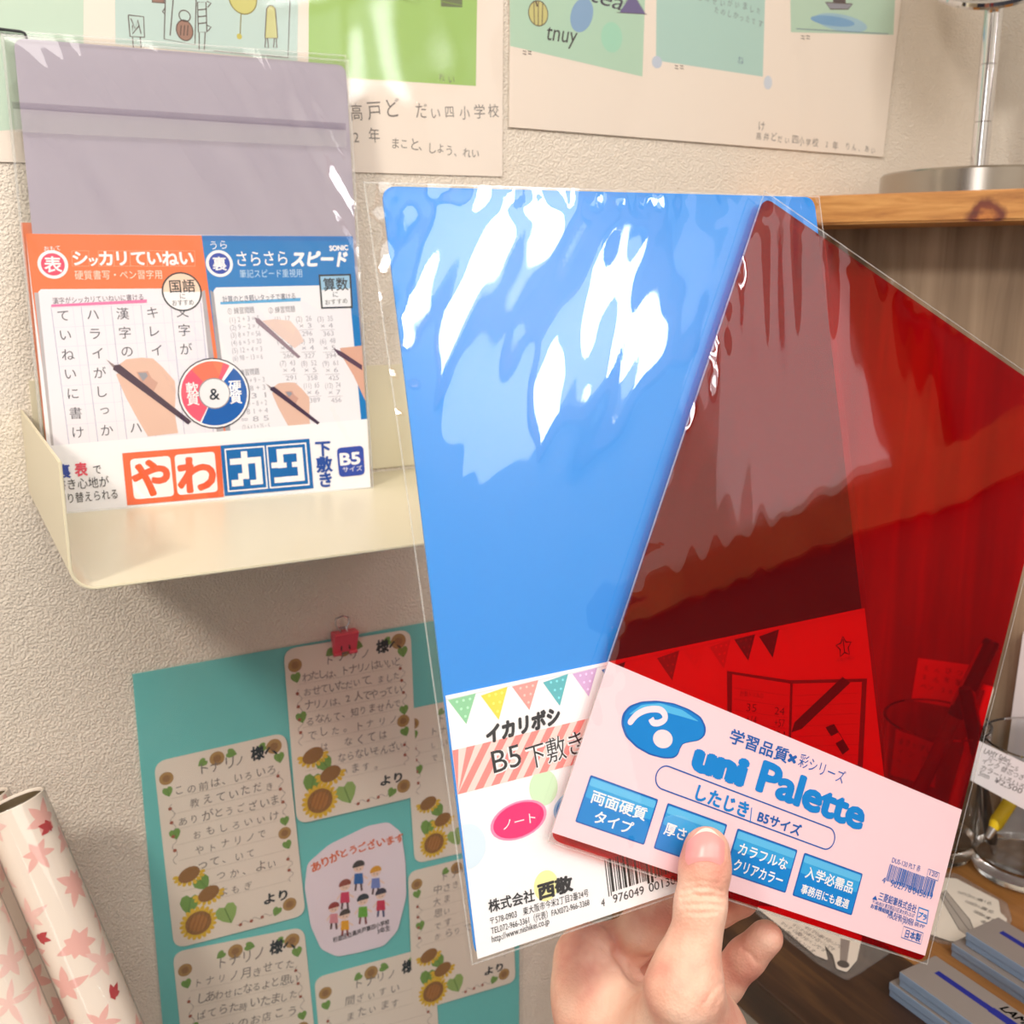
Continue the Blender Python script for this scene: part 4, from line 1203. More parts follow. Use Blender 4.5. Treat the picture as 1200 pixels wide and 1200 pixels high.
# ================================================================== BLUE BOARD PACK (held)
BX = np.array([0.9994, -0.0327, 0.0129]); BY = np.array([-0.0048, 0.2384, 0.9712])
FB = Frame((0.2245, 0.2925, ZC - 0.0935), BX, BY)
blue = empty('blue_board_pack', FB.mat()); tag(blue, 'clear bag with a glossy blue writing board and white bunting card, held at left', 'writing board', 'writing board packs held in the hand')
P = FB.P
bw = (-.0912, .0912); bh = (-.1262, .1258)
c = Card(FB.off(-.0014)); c.slab(round_poly([(bw[0], bh[1]), (bw[1], bh[1]), (bw[1], bh[0]), (bw[0], bh[0])], .005), .0009, M((37, 141, 230), .25, 0, .5)); c.build('writing_board', blue)
c = Card(FB.off(-.0004))
t0 = P(521, 808); t1 = P(1013, 719); top = (t0[1] + t1[1]) / 2
cl_, cr_ = P(540, 960)[0], P(1027, 830)[0]
c.slab([(cl_, top), (cr_, top), (cr_, P(557, 1125)[1]), (cl_, P(557, 1125)[1])], .0003, M((248, 247, 250), .4))
# bunting
FLAGS = [(142, 206, 160), (240, 218, 78), (246, 158, 152), (92, 182, 192), (212, 172, 218), (60, 120, 190), (244, 190, 120), (142, 206, 160), (240, 218, 78), (212, 90, 120), (92, 182, 192), (60, 90, 150), (246, 158, 152)]
fx = P(523, 815)[0]; step = P(561, 806)[0] - fx
for k in range(13):
    a = fx + k * step * 1.0 + .0004
    if a + step > cr_: break
    ht = step * (.98 if k % 2 else .90)
    c.poly([(a, top - .0015 - .0008 * (k % 2)), (a + step * .86, top - .0012), (a + step * .46, top - ht)], FLAGS[k % len(FLAGS)], 1)
    dot = M(tuple(min(255, v + 45) for v in FLAGS[k % len(FLAGS)]))
    for i in range(1, 4):
        for j in range(i):
            c.ell((a + step * .46 + (j - (i - 1) / 2) * step * .2, top - ht + i * ht * .25), .00045, .00045, dot, 2, 0, 8)
c.line([(cl_, top - .0012), (cr_, top - .0012)], .0004, (226, 226, 232), 1)
c.text('イカリボシ', (570, 870), (657, 845), INK, h=20, bold=.06, shear=.15, layer=5)
# striped ribbon
ra, rb, rc, rd = P(531, 884), P(690, 835), P(690, 895), P(537, 933)
y_t, y_b = (P(531, 887)[1] + P(684, 836)[1]) / 2, (P(537, 932)[1] + P(684, 892)[1]) / 2
x_l, x_r = cl_, cl_ + .066
nS = 11; sw = (x_r - x_l) / nS
def clipx(pts):
    return [(min(max(x, x_l), x_r), y) for x, y in pts]
for k in range(-2, nS):
    a = x_l + k * sw; s_ = .011
    for h_, col in ((.52, (246, 140, 136)), (.48, (252, 214, 208))):
        x0_ = a if h_ == .52 else a + sw * .52
        pl = [(x0_, y_b), (x0_ + sw * h_, y_b), (x0_ + sw * h_ + s_, y_t), (x0_ + s_, y_t)]
        pl = clipx(pl)
        if max(p[0] for p in pl) - min(p[0] for p in pl) > 1e-5: c.poly(pl, col, 2)
def outlined(cd, s, a, b, mat, h, layer, bold=0.0, halo=0.05):
    cd.text(s, a, b, WHITE, h=h, bold=bold + halo, layer=layer); cd.text(s, a, b, mat, h=h, bold=bold, layer=layer + 2)
outlined(c, 'B5', (578, 906), (611, 896), INK, 26, 5)
outlined(c, '下敷き', (618, 900), (684, 879), INK, 27, 5)
for q_, r_, col in (((637, 923), .0054, (206, 236, 198)), ((548, 992), .0066, (216, 234, 248)), ((640, 1038), .0046, (246, 240, 170)), ((760, 905), .0062, (248, 206, 220)), ((900, 940), .006, (206, 236, 198))):
    P0 = P(*q_)
    c.poly([(max(cl_ + .0002, P0[0] + r_ * math.cos(a)), P0[1] + r_ * 1.12 * math.sin(a)) for a in np.linspace(0, 2 * math.pi, 30, False)], col, 1)
for q_, col, s_ in (((608, 961), (232, 36, 116), 'ノート'), ((680, 943), (60, 140, 214), 'らくがき')):
    P0 = P(*q_)
    for k, f_ in enumerate((1.0, .9)):
        c.ell(P0, .0106 * f_, .0062 * f_, col if k else tuple(int(v * .5 + 127) for v in col), 2 + k, .06)
    c.text(s_, (q_[0] - 19, q_[1] + 11), (q_[0] + 19, q_[1] + 1), WHITE, layer=6, h=11)
c.text('株式会社', (572, 1068), (626, 1054), INK, h=14, bold=.02, layer=5); c.text('西敬', (630, 1053), (671, 1041), INK, h=18, bold=.05, layer=5)
c.text('〒578-0903　東大阪市今米2丁目2番24号', (574, 1083), (689, 1049), INK, h=9, layer=5)
c.text('TEL072-966-3361（代表）FAX072-966-3368', (575, 1094), (690, 1060), INK, h=9, layer=5)
c.text('http://www.nishikei.co.jp', (576, 1104), (643, 1082), INK, h=8, layer=5)
# bar code
bx0, bx1 = P(712, 1040)[0], P(712, 1040)[0] + .030
by0, by1 = P(712, 1047)[1], P(708, 1008)[1]
x = bx0; rnd = random.Random(3); k = 0
while x < bx1:
    w_ = rnd.choice((.00033, .00033, .00066, .00099))
    long_ = k in (0, 1, 16, 17)
    c.poly([(x, by0 - (.0012 if long_ else 0)), (x + w_, by0 - (.0012 if long_ else 0)), (x + w_, by1), (x, by1)], (20, 20, 24), 3)
    x += w_ + rnd.choice((.00033, .00033, .00066)); k += 1
c.text('4', (704, 1062), (708, 1061), INK, h=9, layer=5); c.text('976049', (718, 1058), (754, 1047), INK, h=10, layer=5); c.text('001306', (760, 1045), (797, 1033), INK, h=10, layer=5)
# notebook picture (seen through the red board)
def art_notebook(c):
    DKR = M((96, 60, 60))
    c.ppoly([(851, 786), (925, 797), (1015, 795), (1010, 900), (900, 905), (852, 880)], (120, 96, 84), 3)
    c.ppoly([(857, 790), (925, 801), (922, 900), (856, 880)], (238, 232, 224), 4); c.ppoly([(928, 801), (1009, 799), (1004, 896), (925, 902)], (240, 234, 228), 4)
    for k in range(7):
        c.pline([(860, 806 + 13 * k), (922, 815 + 13 * k)], .0002, M((190, 170, 160)), 5); c.pline([(930, 815 + 12 * k), (1004, 812 + 12 * k)], .0002, M((190, 170, 160)), 5)
    c.text('計算ドリル①', (866, 815), (893, 818), M((110, 80, 80)), h=6, layer=6)
    for k, (a, b) in enumerate((('35', '24'), ('+14', '+57'), ('49', '81'))):
        c.text(a, (873, 833 + 14 * k), (885, 834 + 14 * k), M((120, 90, 90)), h=9, layer=6); c.text(b, (906, 837 + 14 * k), (918, 838 + 14 * k), M((120, 90, 90)), h=9, layer=6)
    c.ppoly([(926, 858), (930, 846), (986, 793), (995, 800), (938, 854)], (70, 60, 110), 7)
    c.ppoly([(966, 852), (976, 848), (994, 878), (986, 884)], (60, 70, 120), 7); c.ppoly([(972, 863), (981, 858), (986, 866), (977, 871)], (240, 236, 230), 8)
    p = c.f.P(988, 758)
    def star(r0, r1): return [(p[0] + (r0 if k % 2 == 0 else r1) * math.sin(k * math.pi / 5), p[1] + (r0 if k % 2 == 0 else r1) * math.cos(k * math.pi / 5)) for k in range(10)]
    c.line(star(.0042, .0022), .0006, M((60, 40, 60)), 4, True); c.line([(p[0], p[1] + .003), (p[0], p[1] - .002)], .0005, M((60, 40, 60)), 4)
    c.text('イカリボシ', (979, 776), (1000, 772), M((60, 40, 60)), h=4, layer=4)
art_notebook(c)
c.build('printed_card', blue)


def fnoise(x, y, z=0.0): return mnoise.noise(Vector((x, y, z)))
def blue_wave(x, y, i, t):
    # long soft folds running from upper right to lower left, calmer towards the card
    s_ = x * .86 - y * .50; l_ = x * .50 + y * .86
    k = max(0.0, min(1.0, (y + .06) / .08))
    edge = min(i, 1 - i, t, 1 - t)
    return .0012 + k * (.00055 * fnoise(s_ * 26, l_ * 9, 2.2) + .00018 * fnoise(s_ * 95, l_ * 24, 7.7)) + .00008 * fnoise(x * 60, y * 60, 4.4) + .0003 * max(0, 1 - edge * 18) * fnoise(x * 140, y * 140, 1.0)


def bag(parent, frame, q, hf, zb, name='clear_bag', nu=110, nv=150, strips=()):
    vs = []; fs = []; mi = []
    v, f = film_grid(q, nu, nv, hf); vs += v; fs += f; mi += [0] * len(f)
    o = len(vs); v, f = film_grid(q, 1, 1, lambda x, y, i, t: zb); vs += v; fs += [[o + k for k in ff] for ff in f]; mi += [2] * len(f)
    o = len(vs); v, f = edge_strip(q, .0006, .0012); vs += v; fs += [[o + k for k in ff] for ff in f]; mi += [1] * len(f)
    for s_ in strips:
        o = len(vs); vs += [(a, b, .0026) for a, b in s_]; fs.append([o, o + 1, o + 2, o + 3]); mi.append(1)
    return child(name, mesh_from(vs, fs, mi), [MHELD, MEDGE, MBACK], parent, frame.mat(), True)


MBACK = film('bag_back_film', refl=.5, rough=.05, tint=(.99, .99, .985))
MHELD = film('held_bag_film', refl=2.0, rough=0.015, tint=(.985, .985, .98))
qb = [P(424, 214), P(958, 231), (P(958, 231)[0] + .001, P(551, 1130)[1]), P(551, 1130)]
bag(blue, FB, qb, blue_wave, -.0022)

# ================================================================== RED BOARD PACK (held in front of the blue one)
FR0 = FB.off(.0052)
Q = [FR0.P(897, 232), FR0.P(1249, 475), FR0.P(1083, 1129), FR0.P(650, 978)]
ctr = FR0.world(sum(q[0] for q in Q) / 4, sum(q[1] for q in Q) / 4)
an = math.radians(-29.6)
FR = Frame(ctr, FR0.X * math.cos(an) + FR0.Y * math.sin(an), -FR0.X * math.sin(an) + FR0.Y * math.cos(an))
red = empty('red_board_pack', FR.mat()); tag(red, 'clear bag with a transparent red board and pink label card, held in front', 'writing board', 'writing board packs held in the hand')
P = FR.P
def red_mat():
    m = bpy.data.materials.new('transparent_red_plastic'); m.use_nodes = True; nt = m.node_tree; nt.nodes.clear()
    out = N(nt, 'ShaderNodeOutputMaterial')
    tr = N(nt, 'ShaderNodeBsdfTransparent'); tr.inputs[0].default_value = (.965, .014, .034, 1)   # two faces are crossed
    df = N(nt, 'ShaderNodeBsdfDiffuse'); df.inputs[0].default_value = lin((180, 10, 44))
    m1 = N(nt, 'ShaderNodeMixShader'); m1.inputs[0].default_value = .07
    gl = N(nt, 'ShaderNodeBsdfGlossy'); gl.inputs['Roughness'].default_value = .05
    fr = schlick(nt, .04, 1.0); m2 = N(nt, 'ShaderNodeMixShader')
    nt.links.new(tr.outputs[0], m1.inputs[1]); nt.links.new(df.outputs[0], m1.inputs[2])
    nt.links.new(fr.outputs[0], m2.inputs[0]); nt.links.new(m1.outputs[0], m2.inputs[1]); nt.links.new(gl.outputs[0], m2.inputs[2])
    nt.links.new(m2.outputs[0], out.inputs[0]); return m
hw, hh = .0915, .1247
c = Card(FR.off(-.0016)); c.slab(round_poly([(-hw, hh), (hw, hh), (hw, -hh), (-hw, -hh)], .004), .0009, red_mat()); c.build('red_board', red)
c = Card(FR.off(-.0006))
ct = (P(715, 772)[1] + P(1125, 951)[1]) / 2; cb = (P(651, 973)[1] + P(1083, 1123)[1]) / 2; cx0 = P(690, 850)[0] - .0002; cx1 = P(1105, 1040)[0]
PINKC = M((252, 213, 221), .4); UB = (0, 132, 212); UBD = (18, 96, 178); UBL = (66, 176, 232)
c.slab([(cx0, ct), (cx1, ct), (cx1, cb), (cx0, cb)], .0003, PINKC)
# palette mark
pal = [(728, 848), (730, 836), (738, 827), (752, 822), (770, 821), (790, 824), (808, 831), (822, 840), (828, 852), (827, 862), (820, 868), (808, 870), (800, 872), (797, 878), (796, 884), (790, 889), (778, 889), (762, 885), (746, 876), (733, 863)]
pp = [P(*p) for p in pal]
cen = (sum(p[0] for p in pp) / len(pp), sum(p[1] for p in pp) / len(pp))
c.poly(round_poly(pp, .0012, 2), UBD, 1)
c.poly(round_poly([(cen[0] + (p[0] - cen[0]) * .95, cen[1] + (p[1] - cen[1]) * .94) for p in pp], .0012, 2), UB, 2)
c.poly(round_poly([P(*p) for p in ((736, 838), (752, 826), (774, 824), (800, 832), (820, 846), (800, 840), (770, 832), (750, 834))], .001, 2), (84, 186, 236), 3)
sw_ = .0023
arc = [(739, 846), (746, 838), (755, 833), (765, 831), (774, 832), (779, 837), (779, 843), (773, 847), (766, 847), (763, 842)]
def smooth_path(pts, n=5):
    out = []
    for i in range(len(pts) - 1):
        p0 = Vector(pts[max(i - 1, 0)]); p1 = Vector(pts[i]); p2 = Vector(pts[i + 1]); p3 = Vector(pts[min(i + 2, len(pts) - 1)])
        for k in range(n):
            t = k / n
            q = .5 * ((2 * p1) + (p2 - p0) * t + (2 * p0 - 5 * p1 + 4 * p2 - p3) * t * t + (3 * p1 - p0 - 3 * p2 + p3) * t ** 3)
            out.append((q.x, q.y))
    return out + [tuple(pts[-1])]
c.line(smooth_path([P(*p) for p in arc]), sw_, (246, 226, 236), 4); c.ell(P(739, 846), sw_ * .5, sw_ * .5, (246, 226, 236), 4, 0, 12)
c.ell(P(777, 866), .0042, .0032, (248, 222, 228), 4, .1)
def mid(a, b): return ((a[0] + b[0]) / 2, (a[1] + b[1]) / 2)
c.text('学習品質', (853, 868), (921, 893), UBD, h=16, layer=3, bold=.02); c.text('×', (921, 894), (931, 897), UBD, h=12, layer=3, bold=.05); c.text('彩シリーズ', (934, 896), (987, 918), UBD, h=15, layer=3)
c.text('uni', (808, 898), (871, 920), UB, h=31, bold=.085, layer=3); c.text('Palette', (884, 924), (1009, 972), UB, h=36, bold=.042, layer=3, space=.96)
# capsule
ca = [P(784, 898), P(967, 966), P(962, 998), P(773, 925)]
hgt = .0082; y_c = (P(779, 912)[1] + P(970, 982)[1]) / 2; xa, xb = P(769, 910)[0] + .004, P(978, 985)[0] - .004
cap = [(xa + hgt / 2 * math.cos(a), y_c + hgt / 2 * math.sin(a)) for a in np.linspace(math.pi / 2, 1.5 * math.pi, 14)] + [(xb + hgt / 2 * math.cos(a), y_c + hgt / 2 * math.sin(a)) for a in np.linspace(-math.pi / 2, math.pi / 2, 14)]
c.line(cap, .0005, UBD, 3, True)
c.text('したじき', (813, 935), (874, 957), UB, h=17, bold=.035, layer=4); c.pline([(880, 946), (878, 964)], .0004, UB, 4)
c.text('B5サイズ', (886, 961), (936, 979), UBD, h=13, bold=.03, layer=4)
# four blue tiles
tiles = [[(692, 905), (771, 936), (756, 992), (676, 962)], [(784, 940), (853, 966), (838, 1016), (766, 992)], [(864, 972), (935, 998), (920, 1049), (850, 1022)], [(943, 1002), (1009, 1022), (1001, 1076), (928, 1050)]]
y_tl = sum(P(*t[0])[1] + P(*t[1])[1] for t in tiles) / 8; y_bl = sum(P(*t[2])[1] + P(*t[3])[1] for t in tiles) / 8
words_ = [('両面硬質', 'タイプ'), ('厚さ0.8mm', ''), ('カラフルな', 'クリアカラー'), ('入学必需品', '事務用にも最適')]
for k, t in enumerate(tiles):
    xl = (P(*t[0])[0] + P(*t[3])[0]) / 2; xr = (P(*t[1])[0] + P(*t[2])[0]) / 2
    def rr(a, b_, d, e_, m, l): c.poly(round_poly([(a, e_), (b_, e_), (b_, d), (a, d)], .0007, 3), m, l)
    rr(xl, xr, y_bl, y_tl, UBD, 1); rr(xl + .0005, xr - .0005, y_bl + .0005, y_tl - .0005, UB, 2)
    rr(xl + .0007, xr - .0007, y_tl - .0075, y_tl - .0008, (52, 166, 228), 3); rr(xl + .0007, xr - .0007, y_tl - .0034, y_tl - .0008, (96, 190, 238), 4)
    for j, s_ in enumerate(words_[k]):
        if not s_: continue
        gv, gf = glyphs(s_, .02)
        W = (xr - xl) * (.80 if len(s_) > 3 else .55)
        if k == 1: W = (xr - xl) * .86
        sx = W / (gv[:, 0].max() - gv[:, 0].min()); sy = .0040 / .84 if not (k == 3 and j == 1) else .0032 / .84
        x_ = (xl + xr) / 2 - W / 2; yb = y_tl - .0082 - .0060 * j
        if k == 1: yb -= .002
        c.rep = len(_glyphs(s_)[0]); c.add([(x_ + (a - gv[:, 0].min()) * sx, yb + b_ * sy) for a, b_ in gv], gf, M(WHITE), c.z(6)); c.rep = 0
# bar code and small print
c.text('DUS-120 PLT 赤', (1044, 1010), (1077, 1021), UBD, h=7, layer=3)
bx0, bx1 = P(1043, 1014)[0], P(1093, 1032)[0] + .0015; by0, by1 = P(1041, 1033)[1], P(1045, 1013)[1]
x = bx0; k = 0
while x < bx1:
    w_ = rnd.choice((.0002, .0002, .0004, .0006))
    c.poly([(x, by0), (x + w_, by0), (x + w_, by1), (x, by1)], (50, 110, 190), 3); x += w_ + rnd.choice((.0002, .0003, .0004)); k += 1
c.text('4', (1032, 1034), (1036, 1035), UBD, h=7, layer=3); c.text('902778', (1042, 1038), (1066, 1046), UBD, h=8, layer=3); c.text('045619', (1068, 1047), (1091, 1054), UBD, h=8, layer=3)
c.rect_line([(1087, 1018), (1100, 1023), (1098, 1032), (1085, 1027)], .0003, UBD, 3); c.text('120', (1088, 1025), (1097, 1028), UBD, h=5, layer=3)
c.text('▲', (1021, 1053), (1027, 1055), UBD, h=5, layer=3)
c.text('三菱鉛筆株式会社', (1028, 1053), (1072, 1069), UBD, h=9, layer=3, bold=.01)
c.text('〒140-8537 東京都品川区東大井5-23-37', (1021, 1058), (1070, 1075), UBD, h=5, layer=3); c.text('お客様相談室 0120-321433', (1019, 1063), (1069, 1081), UBD, h=5, layer=3, bold=.02)
c.text('MADE IN JAPAN', (1039, 1075), (1068, 1085), UBD, h=5, layer=3)
c.rect_line([(1076, 1063), (1087, 1067), (1085, 1082), (1073, 1078)], .0006, UB, 3); c.char('プラ', (1080, 1073), 8, UB, .04, 4, -.1); c.text('袋:PP', (1070, 1084), (1082, 1088), UBD, h=5, layer=3)
c.rect_line([(1058, 1085), (1081, 1093), (1078, 1106), (1055, 1098)], .0003, UBD, 3); c.text('日本製', (1059, 1097), (1077, 1103), UBD, h=9, layer=3, bold=.02)
c.build('label_card', red)


def red_wave(x, y, i, t):
    k = max(0.0, min(1.0, (y + .035) / .05))
    s_ = x * .93 + y * .36; l_ = -x * .36 + y * .93
    edge = min(i, 1 - i, t, 1 - t)
    left = max(0.0, 1 - i * 3.2)
    return .0012 + k * (.0005 * fnoise(s_ * 16, l_ * 7, 12.2) + .00006 * fnoise(s_ * 90, l_ * 12, 17.7) + left * .0007 * fnoise(s_ * 120, l_ * 10, 3.0)) + .0003 * max(0, 1 - edge * 18) * fnoise(x * 140, y * 140, 1.0)
qr = [P(889, 238), (hw + .0016, hh + .001), (hw + .0016, P(1083, 1129)[1] - .0012), (P(889, 238)[0] * .5 - .0010 - hw * .5, P(1083, 1129)[1] - .0012)]
xl = -hw - .0024
qr[0] = (xl, hh + .001); qr[1] = (hw + .0003, hh + .001); qr[2] = (hw + .0003, -hh - .0007); qr[3] = (xl, -hh - .0010)
bag(red, FR, qr, red_wave, -.0022)

# ================================================================== THE HAND
def hand_mesh():
    S = []                                  # capsules: a, b, ra, rb, blend
    def W(px, py, d): return at_depth(px, py, d)
    FT_ = FR.off(.0017)
    def front(px, py, r):                       # depth at which a finger of radius r (mm) just touches the front of the red pack
        rr_ = ray(px, py); return float(((FT_.O - EYE) @ FT_.N) / (rr_ @ FT_.N)) - r * 1.03 / 1000 - .0009
    def chain(pts, k=.004):
        for a, b in zip(pts[:-1], pts[1:]): S.append((W(*a[:3]), W(*b[:3]), a[3] / 1000, b[3] / 1000, k))
    # forearm and wrist (below the frame), back of the hand, base of the thumb
    chain([(850, 2000, .375, 35), (820, 1640, .395, 31), (790, 1400, .400, 25), (735, 1290, .408, 22), (698, 1160, .410, 14.5), (688, 1122, .411, 12.5)], .012)
    chain([(770, 1400, .405, 25), (800, 1300, .398, 23)], .012)
    chain([(740, 1300, .424, 20), (706, 1132, .433, 12.0)], .010)
    chain([(790, 1300, .425, 20), (752, 1160, .436, 13.0)], .012)
    chain([(790, 1330, .390, 25), (804, 1225, .3765, 20.5), (802, 1158, front(802, 1158, 13) + .004, 13.0)], .012)     # thumb metacarpal
    chain([(802, 1158, front(802, 1158, 13) + .004, 12.4), (807, 1126, front(807, 1126, 10.2) + .002, 9.6), (817, 1090, front(817, 1090, 8.8), 7.6), (821, 1060, front(821, 1060, 9.4), 8.3)], .005)
    chain([(821, 1060, front(821, 1060, 9.4), 8.3), (826, 1018, front(826, 1018, 9.2), 8.2), (828, 996, front(828, 996, 8.6), 7.9)], .004)
    chain([(780, 1222, .388, 17), (712, 1196, .404, 15)], .014)                             # web of skin
    chain([(690, 1120, .409, 10), (716, 1146, .404, 7.5), (744, 1172, .394, 8.0)], .005)     # its rounded edge
    # index: up from its knuckle, behind the boards, tip under the thumb
    chain([(704, 1112, .421, 10.0), (738, 1104, .414, 9.4), (753, 1088, .409, 9.2)], .002)
    chain([(753, 1088, .409, 9.2), (800, 1045, .4010, 8.4), (836, 1008, .3925, 7.6)], .002)
    # middle finger
    chain([(722, 1140, .432, 11), (772, 1106, .426, 9.6), (786, 1076, .420, 9.2)], .003)
    chain([(786, 1076, .420, 9.2), (838, 1062, .410, 8.2), (866, 1052, .405, 7.6)], .003)
    # ring / little finger, its tip showing to the right of the thumb
    chain([(770, 1175, .432, 11), (822, 1176, .424, 9.5), (846, 1152, .416, 8.4)], .005)
    chain([(846, 1152, .416, 8.2), (874, 1122, .411, 7.4), (897, 1099, .407, 6.8)], .003)
    P0 = np.array([np.minimum(a - ra, b - rb) for a, b, ra, rb, k in S]).min(0) - .006
    P1 = np.array([np.maximum(a + ra, b + rb) for a, b, ra, rb, k in S]).max(0) + .006
    h = .0008
    n = np.ceil((P1 - P0) / h).astype(int) + 1
    gx = [P0[i] + h * np.arange(n[i]) for i in range(3)]
    D = np.full(n, 1.0)
    def field(X, Y, Z):
        d = None
        for a, b, ra, rb, k in S:
            ab = b - a; L2 = ab @ ab
            t = np.clip(((X - a[0]) * ab[0] + (Y - a[1]) * ab[1] + (Z - a[2]) * ab[2]) / L2, 0, 1)
            q = np.sqrt((X - a[0] - t * ab[0]) ** 2 + (Y - a[1] - t * ab[1]) ** 2 + (Z - a[2] - t * ab[2]) ** 2) - (ra + t * (rb - ra))
            if d is None: d = q
            else:
                hh_ = np.clip(.5 + .5 * (d - q) / k, 0, 1)
                d = d * (1 - hh_) + q * hh_ - k * hh_ * (1 - hh_)
        # creases over the thumb joint and the fold between thumb and index
        def groove(a, b, depth, wd):
            a, b = W(*a), W(*b); ab = b - a
            t = np.clip(((X - a[0]) * ab[0] + (Y - a[1]) * ab[1] + (Z - a[2]) * ab[2]) / (ab @ ab), 0, 1)
            q = np.sqrt((X - a[0] - t * ab[0]) ** 2 + (Y - a[1] - t * ab[1]) ** 2 + (Z - a[2] - t * ab[2]) ** 2)
            return depth * np.exp(-(q / wd) ** 2)
        for a, b, dp, wd in (((758, 1148, .384), (748, 1140, .402), .0050, .0045), ((742, 1142, .398), (722, 1118, .404), .0030, .0030), ((715, 1112, .396), (690, 1106, .398), .0010, .0018),
                             ((846, 1160, .372), (830, 1172, .370), .0006, .0014), ((700, 1140, .392), (680, 1128, .394), .0005, .0012)):
            d = d + groove(a, b, dp, wd)
        return d
    X, Y, Z = np.meshgrid(*gx, indexing='ij', sparse=True)
    D = field(X, Y, Z)
    # surface nets
    neg = D < 0
    c8 = [(i, j, k) for i in (0, 1) for j in (0, 1) for k in (0, 1)]
    sh_ = [D[i:D.shape[0] - 1 + i, j:D.shape[1] - 1 + j, k:D.shape[2] - 1 + k] for i, j, k in c8]
    cnt = sum((s_ < 0).astype(int) for s_ in sh_)
    act = (cnt > 0) & (cnt < 8)
    idx = -np.ones(act.shape, int); cells = np.argwhere(act); idx[act] = np.arange(len(cells))
    vals = np.stack([s_[act] for s_ in sh_], 1)
    acc = np.zeros((len(cells), 3)); num = np.zeros(len(cells))
    for a in range(8):
        for b in range(a + 1, 8):
            ca_, cb_ = np.array(c8[a]), np.array(c8[b])
            if np.abs(ca_ - cb_).sum() != 1: continue
            va, vb = vals[:, a], vals[:, b]; m_ = (va < 0) != (vb < 0)
            t = np.where(m_, va / np.where(m_, va - vb, 1), 0)
            acc += np.where(m_[:, None], ca_ + t[:, None] * (cb_ - ca_), 0); num += m_
    verts = P0 + h * (cells + acc / num[:, None])
    # skin creases over the thumb joint, knuckles and palm edge
    rel = verts - EYE; dep = rel @ F_
    sx_ = 600 + FPX * (rel @ R_) / dep; sy_ = 600 - FPX * (rel @ U_) / dep
    press = np.zeros(len(verts))
    for pts, dmax, dp, wd in (
            ([(806, 1035), (822, 1032), (840, 1036)], .368, .45, 2.6), ([(800, 1044), (815, 1040), (832, 1040), (846, 1045)], .368, .8, 2.8),
            ([(799, 1053), (812, 1050), (830, 1050), (847, 1053)], .368, .95, 2.8), ([(800, 1061), (816, 1060), (834, 1060), (845, 1062)], .368, .8, 2.8),
            ([(804, 1069), (820, 1070), (838, 1069)], .368, .5, 2.6), ([(812, 1046), (826, 1056), (838, 1048)], .368, .35, 2.4),
            ([(846, 1152), (836, 1160), (826, 1176)], .372, .5, 2.8), ([(852, 1160), (842, 1170), (836, 1184)], .374, .4, 2.6),
            ([(690, 1102), (706, 1110), (722, 1124), (738, 1146)], .408, .7, 3.2), ([(676, 1112), (694, 1124), (708, 1142)], .405, .4, 3.0),
            ([(870, 1112), (880, 1118), (886, 1128)], .412, .45, 2.6)):
        best = np.full(len(verts), 1e9)
        for (ax0, ay0), (bx0_, by0_) in zip(pts[:-1], pts[1:]):
            dx_, dy_ = bx0_ - ax0, by0_ - ay0
            t = np.clip(((sx_ - ax0) * dx_ + (sy_ - ay0) * dy_) / (dx_ * dx_ + dy_ * dy_), 0, 1)
            best = np.minimum(best, np.hypot(sx_ - ax0 - t * dx_, sy_ - ay0 - t * dy_))
        press += np.where(dep < dmax, dp / 1000 * np.exp(-(best / wd) ** 2), 0)
    verts = verts + rel / np.linalg.norm(rel, axis=1)[:, None] * press[:, None]
    faces = []
    for ax_ in range(3):
        o1, o2 = [(1, 2), (2, 0), (0, 1)][ax_]
        sl0 = [slice(None)] * 3; sl1 = [slice(None)] * 3
        sl0[ax_] = slice(0, -1); sl1[ax_] = slice(1, None)
        a, b = neg[tuple(sl0)], neg[tuple(sl1)]
        for e_ in np.argwhere(a != b):
            if e_[o1] == 0 or e_[o2] == 0 or e_[o1] >= act.shape[o1] or e_[o2] >= act.shape[o2]: continue
            q = []
            for d1, d2 in ((0, 0), (1, 0), (1, 1), (0, 1)):
                cc = e_.copy(); cc[o1] -= d1; cc[o2] -= d2
                if np.any(cc < 0): break
                q.append(idx[tuple(cc)])
            if len(q) < 4 or min(q) < 0: continue
            faces.append([int(x) for x in (q if a[tuple(e_)] else q[::-1])])
    me = fix_normals(mesh_from(verts, faces))
    return me, field


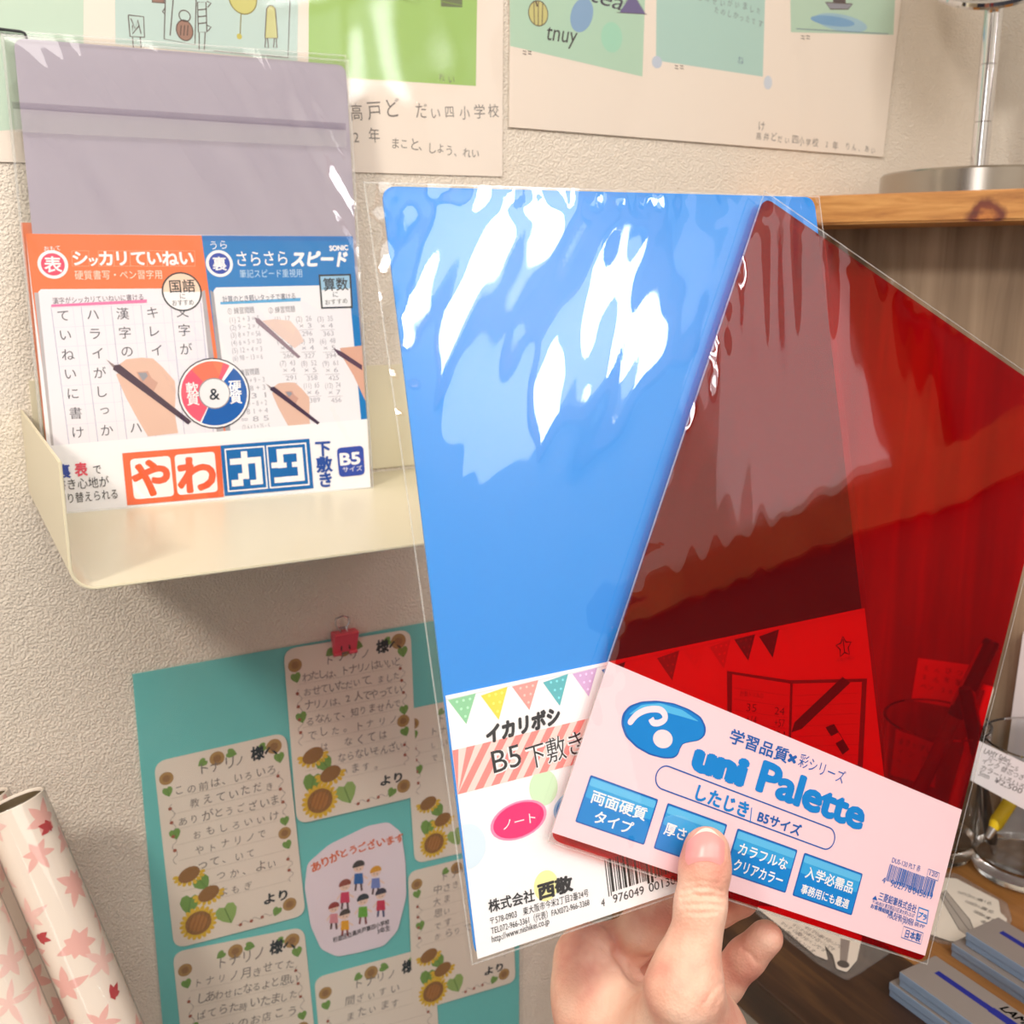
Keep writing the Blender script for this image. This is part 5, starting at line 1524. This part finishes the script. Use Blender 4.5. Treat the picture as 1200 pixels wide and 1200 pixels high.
def skin_mat():
    m, nt, b, out = new_mat('skin')
    tc = N(nt, 'ShaderNodeTexCoord')
    n1 = N(nt, 'ShaderNodeTexNoise', i_Scale=45.0, i_Detail=3.0); nt.links.new(tc.outputs['Object'], n1.inputs['Vector'])
    r = ramp(nt, [(0.34, (212, 146, 128)), (0.50, (226, 174, 152)), (0.64, (234, 192, 170))]); nt.links.new(n1.outputs[0], r.inputs[0]); nt.links.new(r.outputs[0], b.inputs['Base Color'])
    v = N(nt, 'ShaderNodeTexVoronoi', i_Scale=900.0); nt.links.new(tc.outputs['Object'], v.inputs['Vector'])
    n2 = N(nt, 'ShaderNodeTexNoise', i_Scale=220.0, i_Detail=3.0); nt.links.new(tc.outputs['Object'], n2.inputs['Vector'])
    ad = N(nt, 'ShaderNodeMath', operation='MULTIPLY_ADD'); ad.inputs[1].default_value = 3.0
    nt.links.new(n2.outputs[0], ad.inputs[0]); nt.links.new(v.outputs['Distance'], ad.inputs[2])
    bp = N(nt, 'ShaderNodeBump', i_Strength=0.25, i_Distance=0.0005); nt.links.new(ad.outputs[0], bp.inputs['Height']); nt.links.new(bp.outputs[0], b.inputs['Normal'])
    b.inputs['Roughness'].default_value = .5; b.inputs['Specular IOR Level'].default_value = .35
    b.inputs['Subsurface Weight'].default_value = .12; b.inputs['Subsurface Radius'].default_value = (1, .35, .2); b.inputs['Subsurface Scale'].default_value = .003
    return m


hm, field = hand_mesh()
hand = link('hand', hm, skin_mat(), smooth=True)
tag(hand, 'left hand pinching two board packs, thumb in front and fingers behind', 'hand')
# thumb nail: a curved plate lying on the front of the thumb tip
vs = []; fs = []
nu_, nv_ = 18, 20
def nail_pt(u, v):
    # u -1..1 across, v 0 root .. 1 free edge; a rounded outline in the picture of the thumb
    yy = 1012 - 42 * v
    half = 23.0 * (1 - max(0, (v - .45) / .55) ** 3 * .30) * (1 - max(0, (.16 - v) / .16) ** 2 * .18)
    return 825.5 + 2.2 * v + u * half, yy + (5 * u * u - 3 if v < .2 else 0) * (1 - v / .2 if v < .2 else 0) + 12.0 * u * u * v * v
def march(px, py):
    r = ray(px, py); lo = .335
    for _ in range(60):
        p_ = EYE + r * lo
        d_ = float(field(np.array([[[p_[0]]]]), np.array([[[p_[1]]]]), np.array([[[p_[2]]]])).ravel()[0])
        if d_ < 2e-5 or lo > .40: break
        lo += d_ * .9
    return lo
for j in range(nv_ + 1):
    for i in range(nu_ + 1):
        u = -1 + 2 * i / nu_; v = j / nv_
        px_, py_ = nail_pt(u, v)
        d_ = march(px_, py_)
        if d_ > .39: d_ = march(829, py_ + 6)
        lift = .0005 * (1 - u ** 6) * min(1, v * 5 + .2)
        vs.append(at_depth(px_, py_, d_ - lift - .0001))
for j in range(nv_):
    for i in range(nu_):
        k = j * (nu_ + 1) + i; fs.append([k, k + 1, k + nu_ + 2, k + nu_ + 1])
mi = [1 if (f[0] // (nu_ + 1)) >= nv_ - 2 else 0 for f in fs]
me = mesh_from(vs, fs, mi)
nail = child('thumb_nail', me, [M((222, 150, 146), .34, 0, .5), M((248, 220, 206), .35, 0, .5)], hand, None, True)
nail['label'] = 'pink thumb nail with a pale free edge'

# the lettering helper is not part of the room
bpy.data.objects.remove(_to)
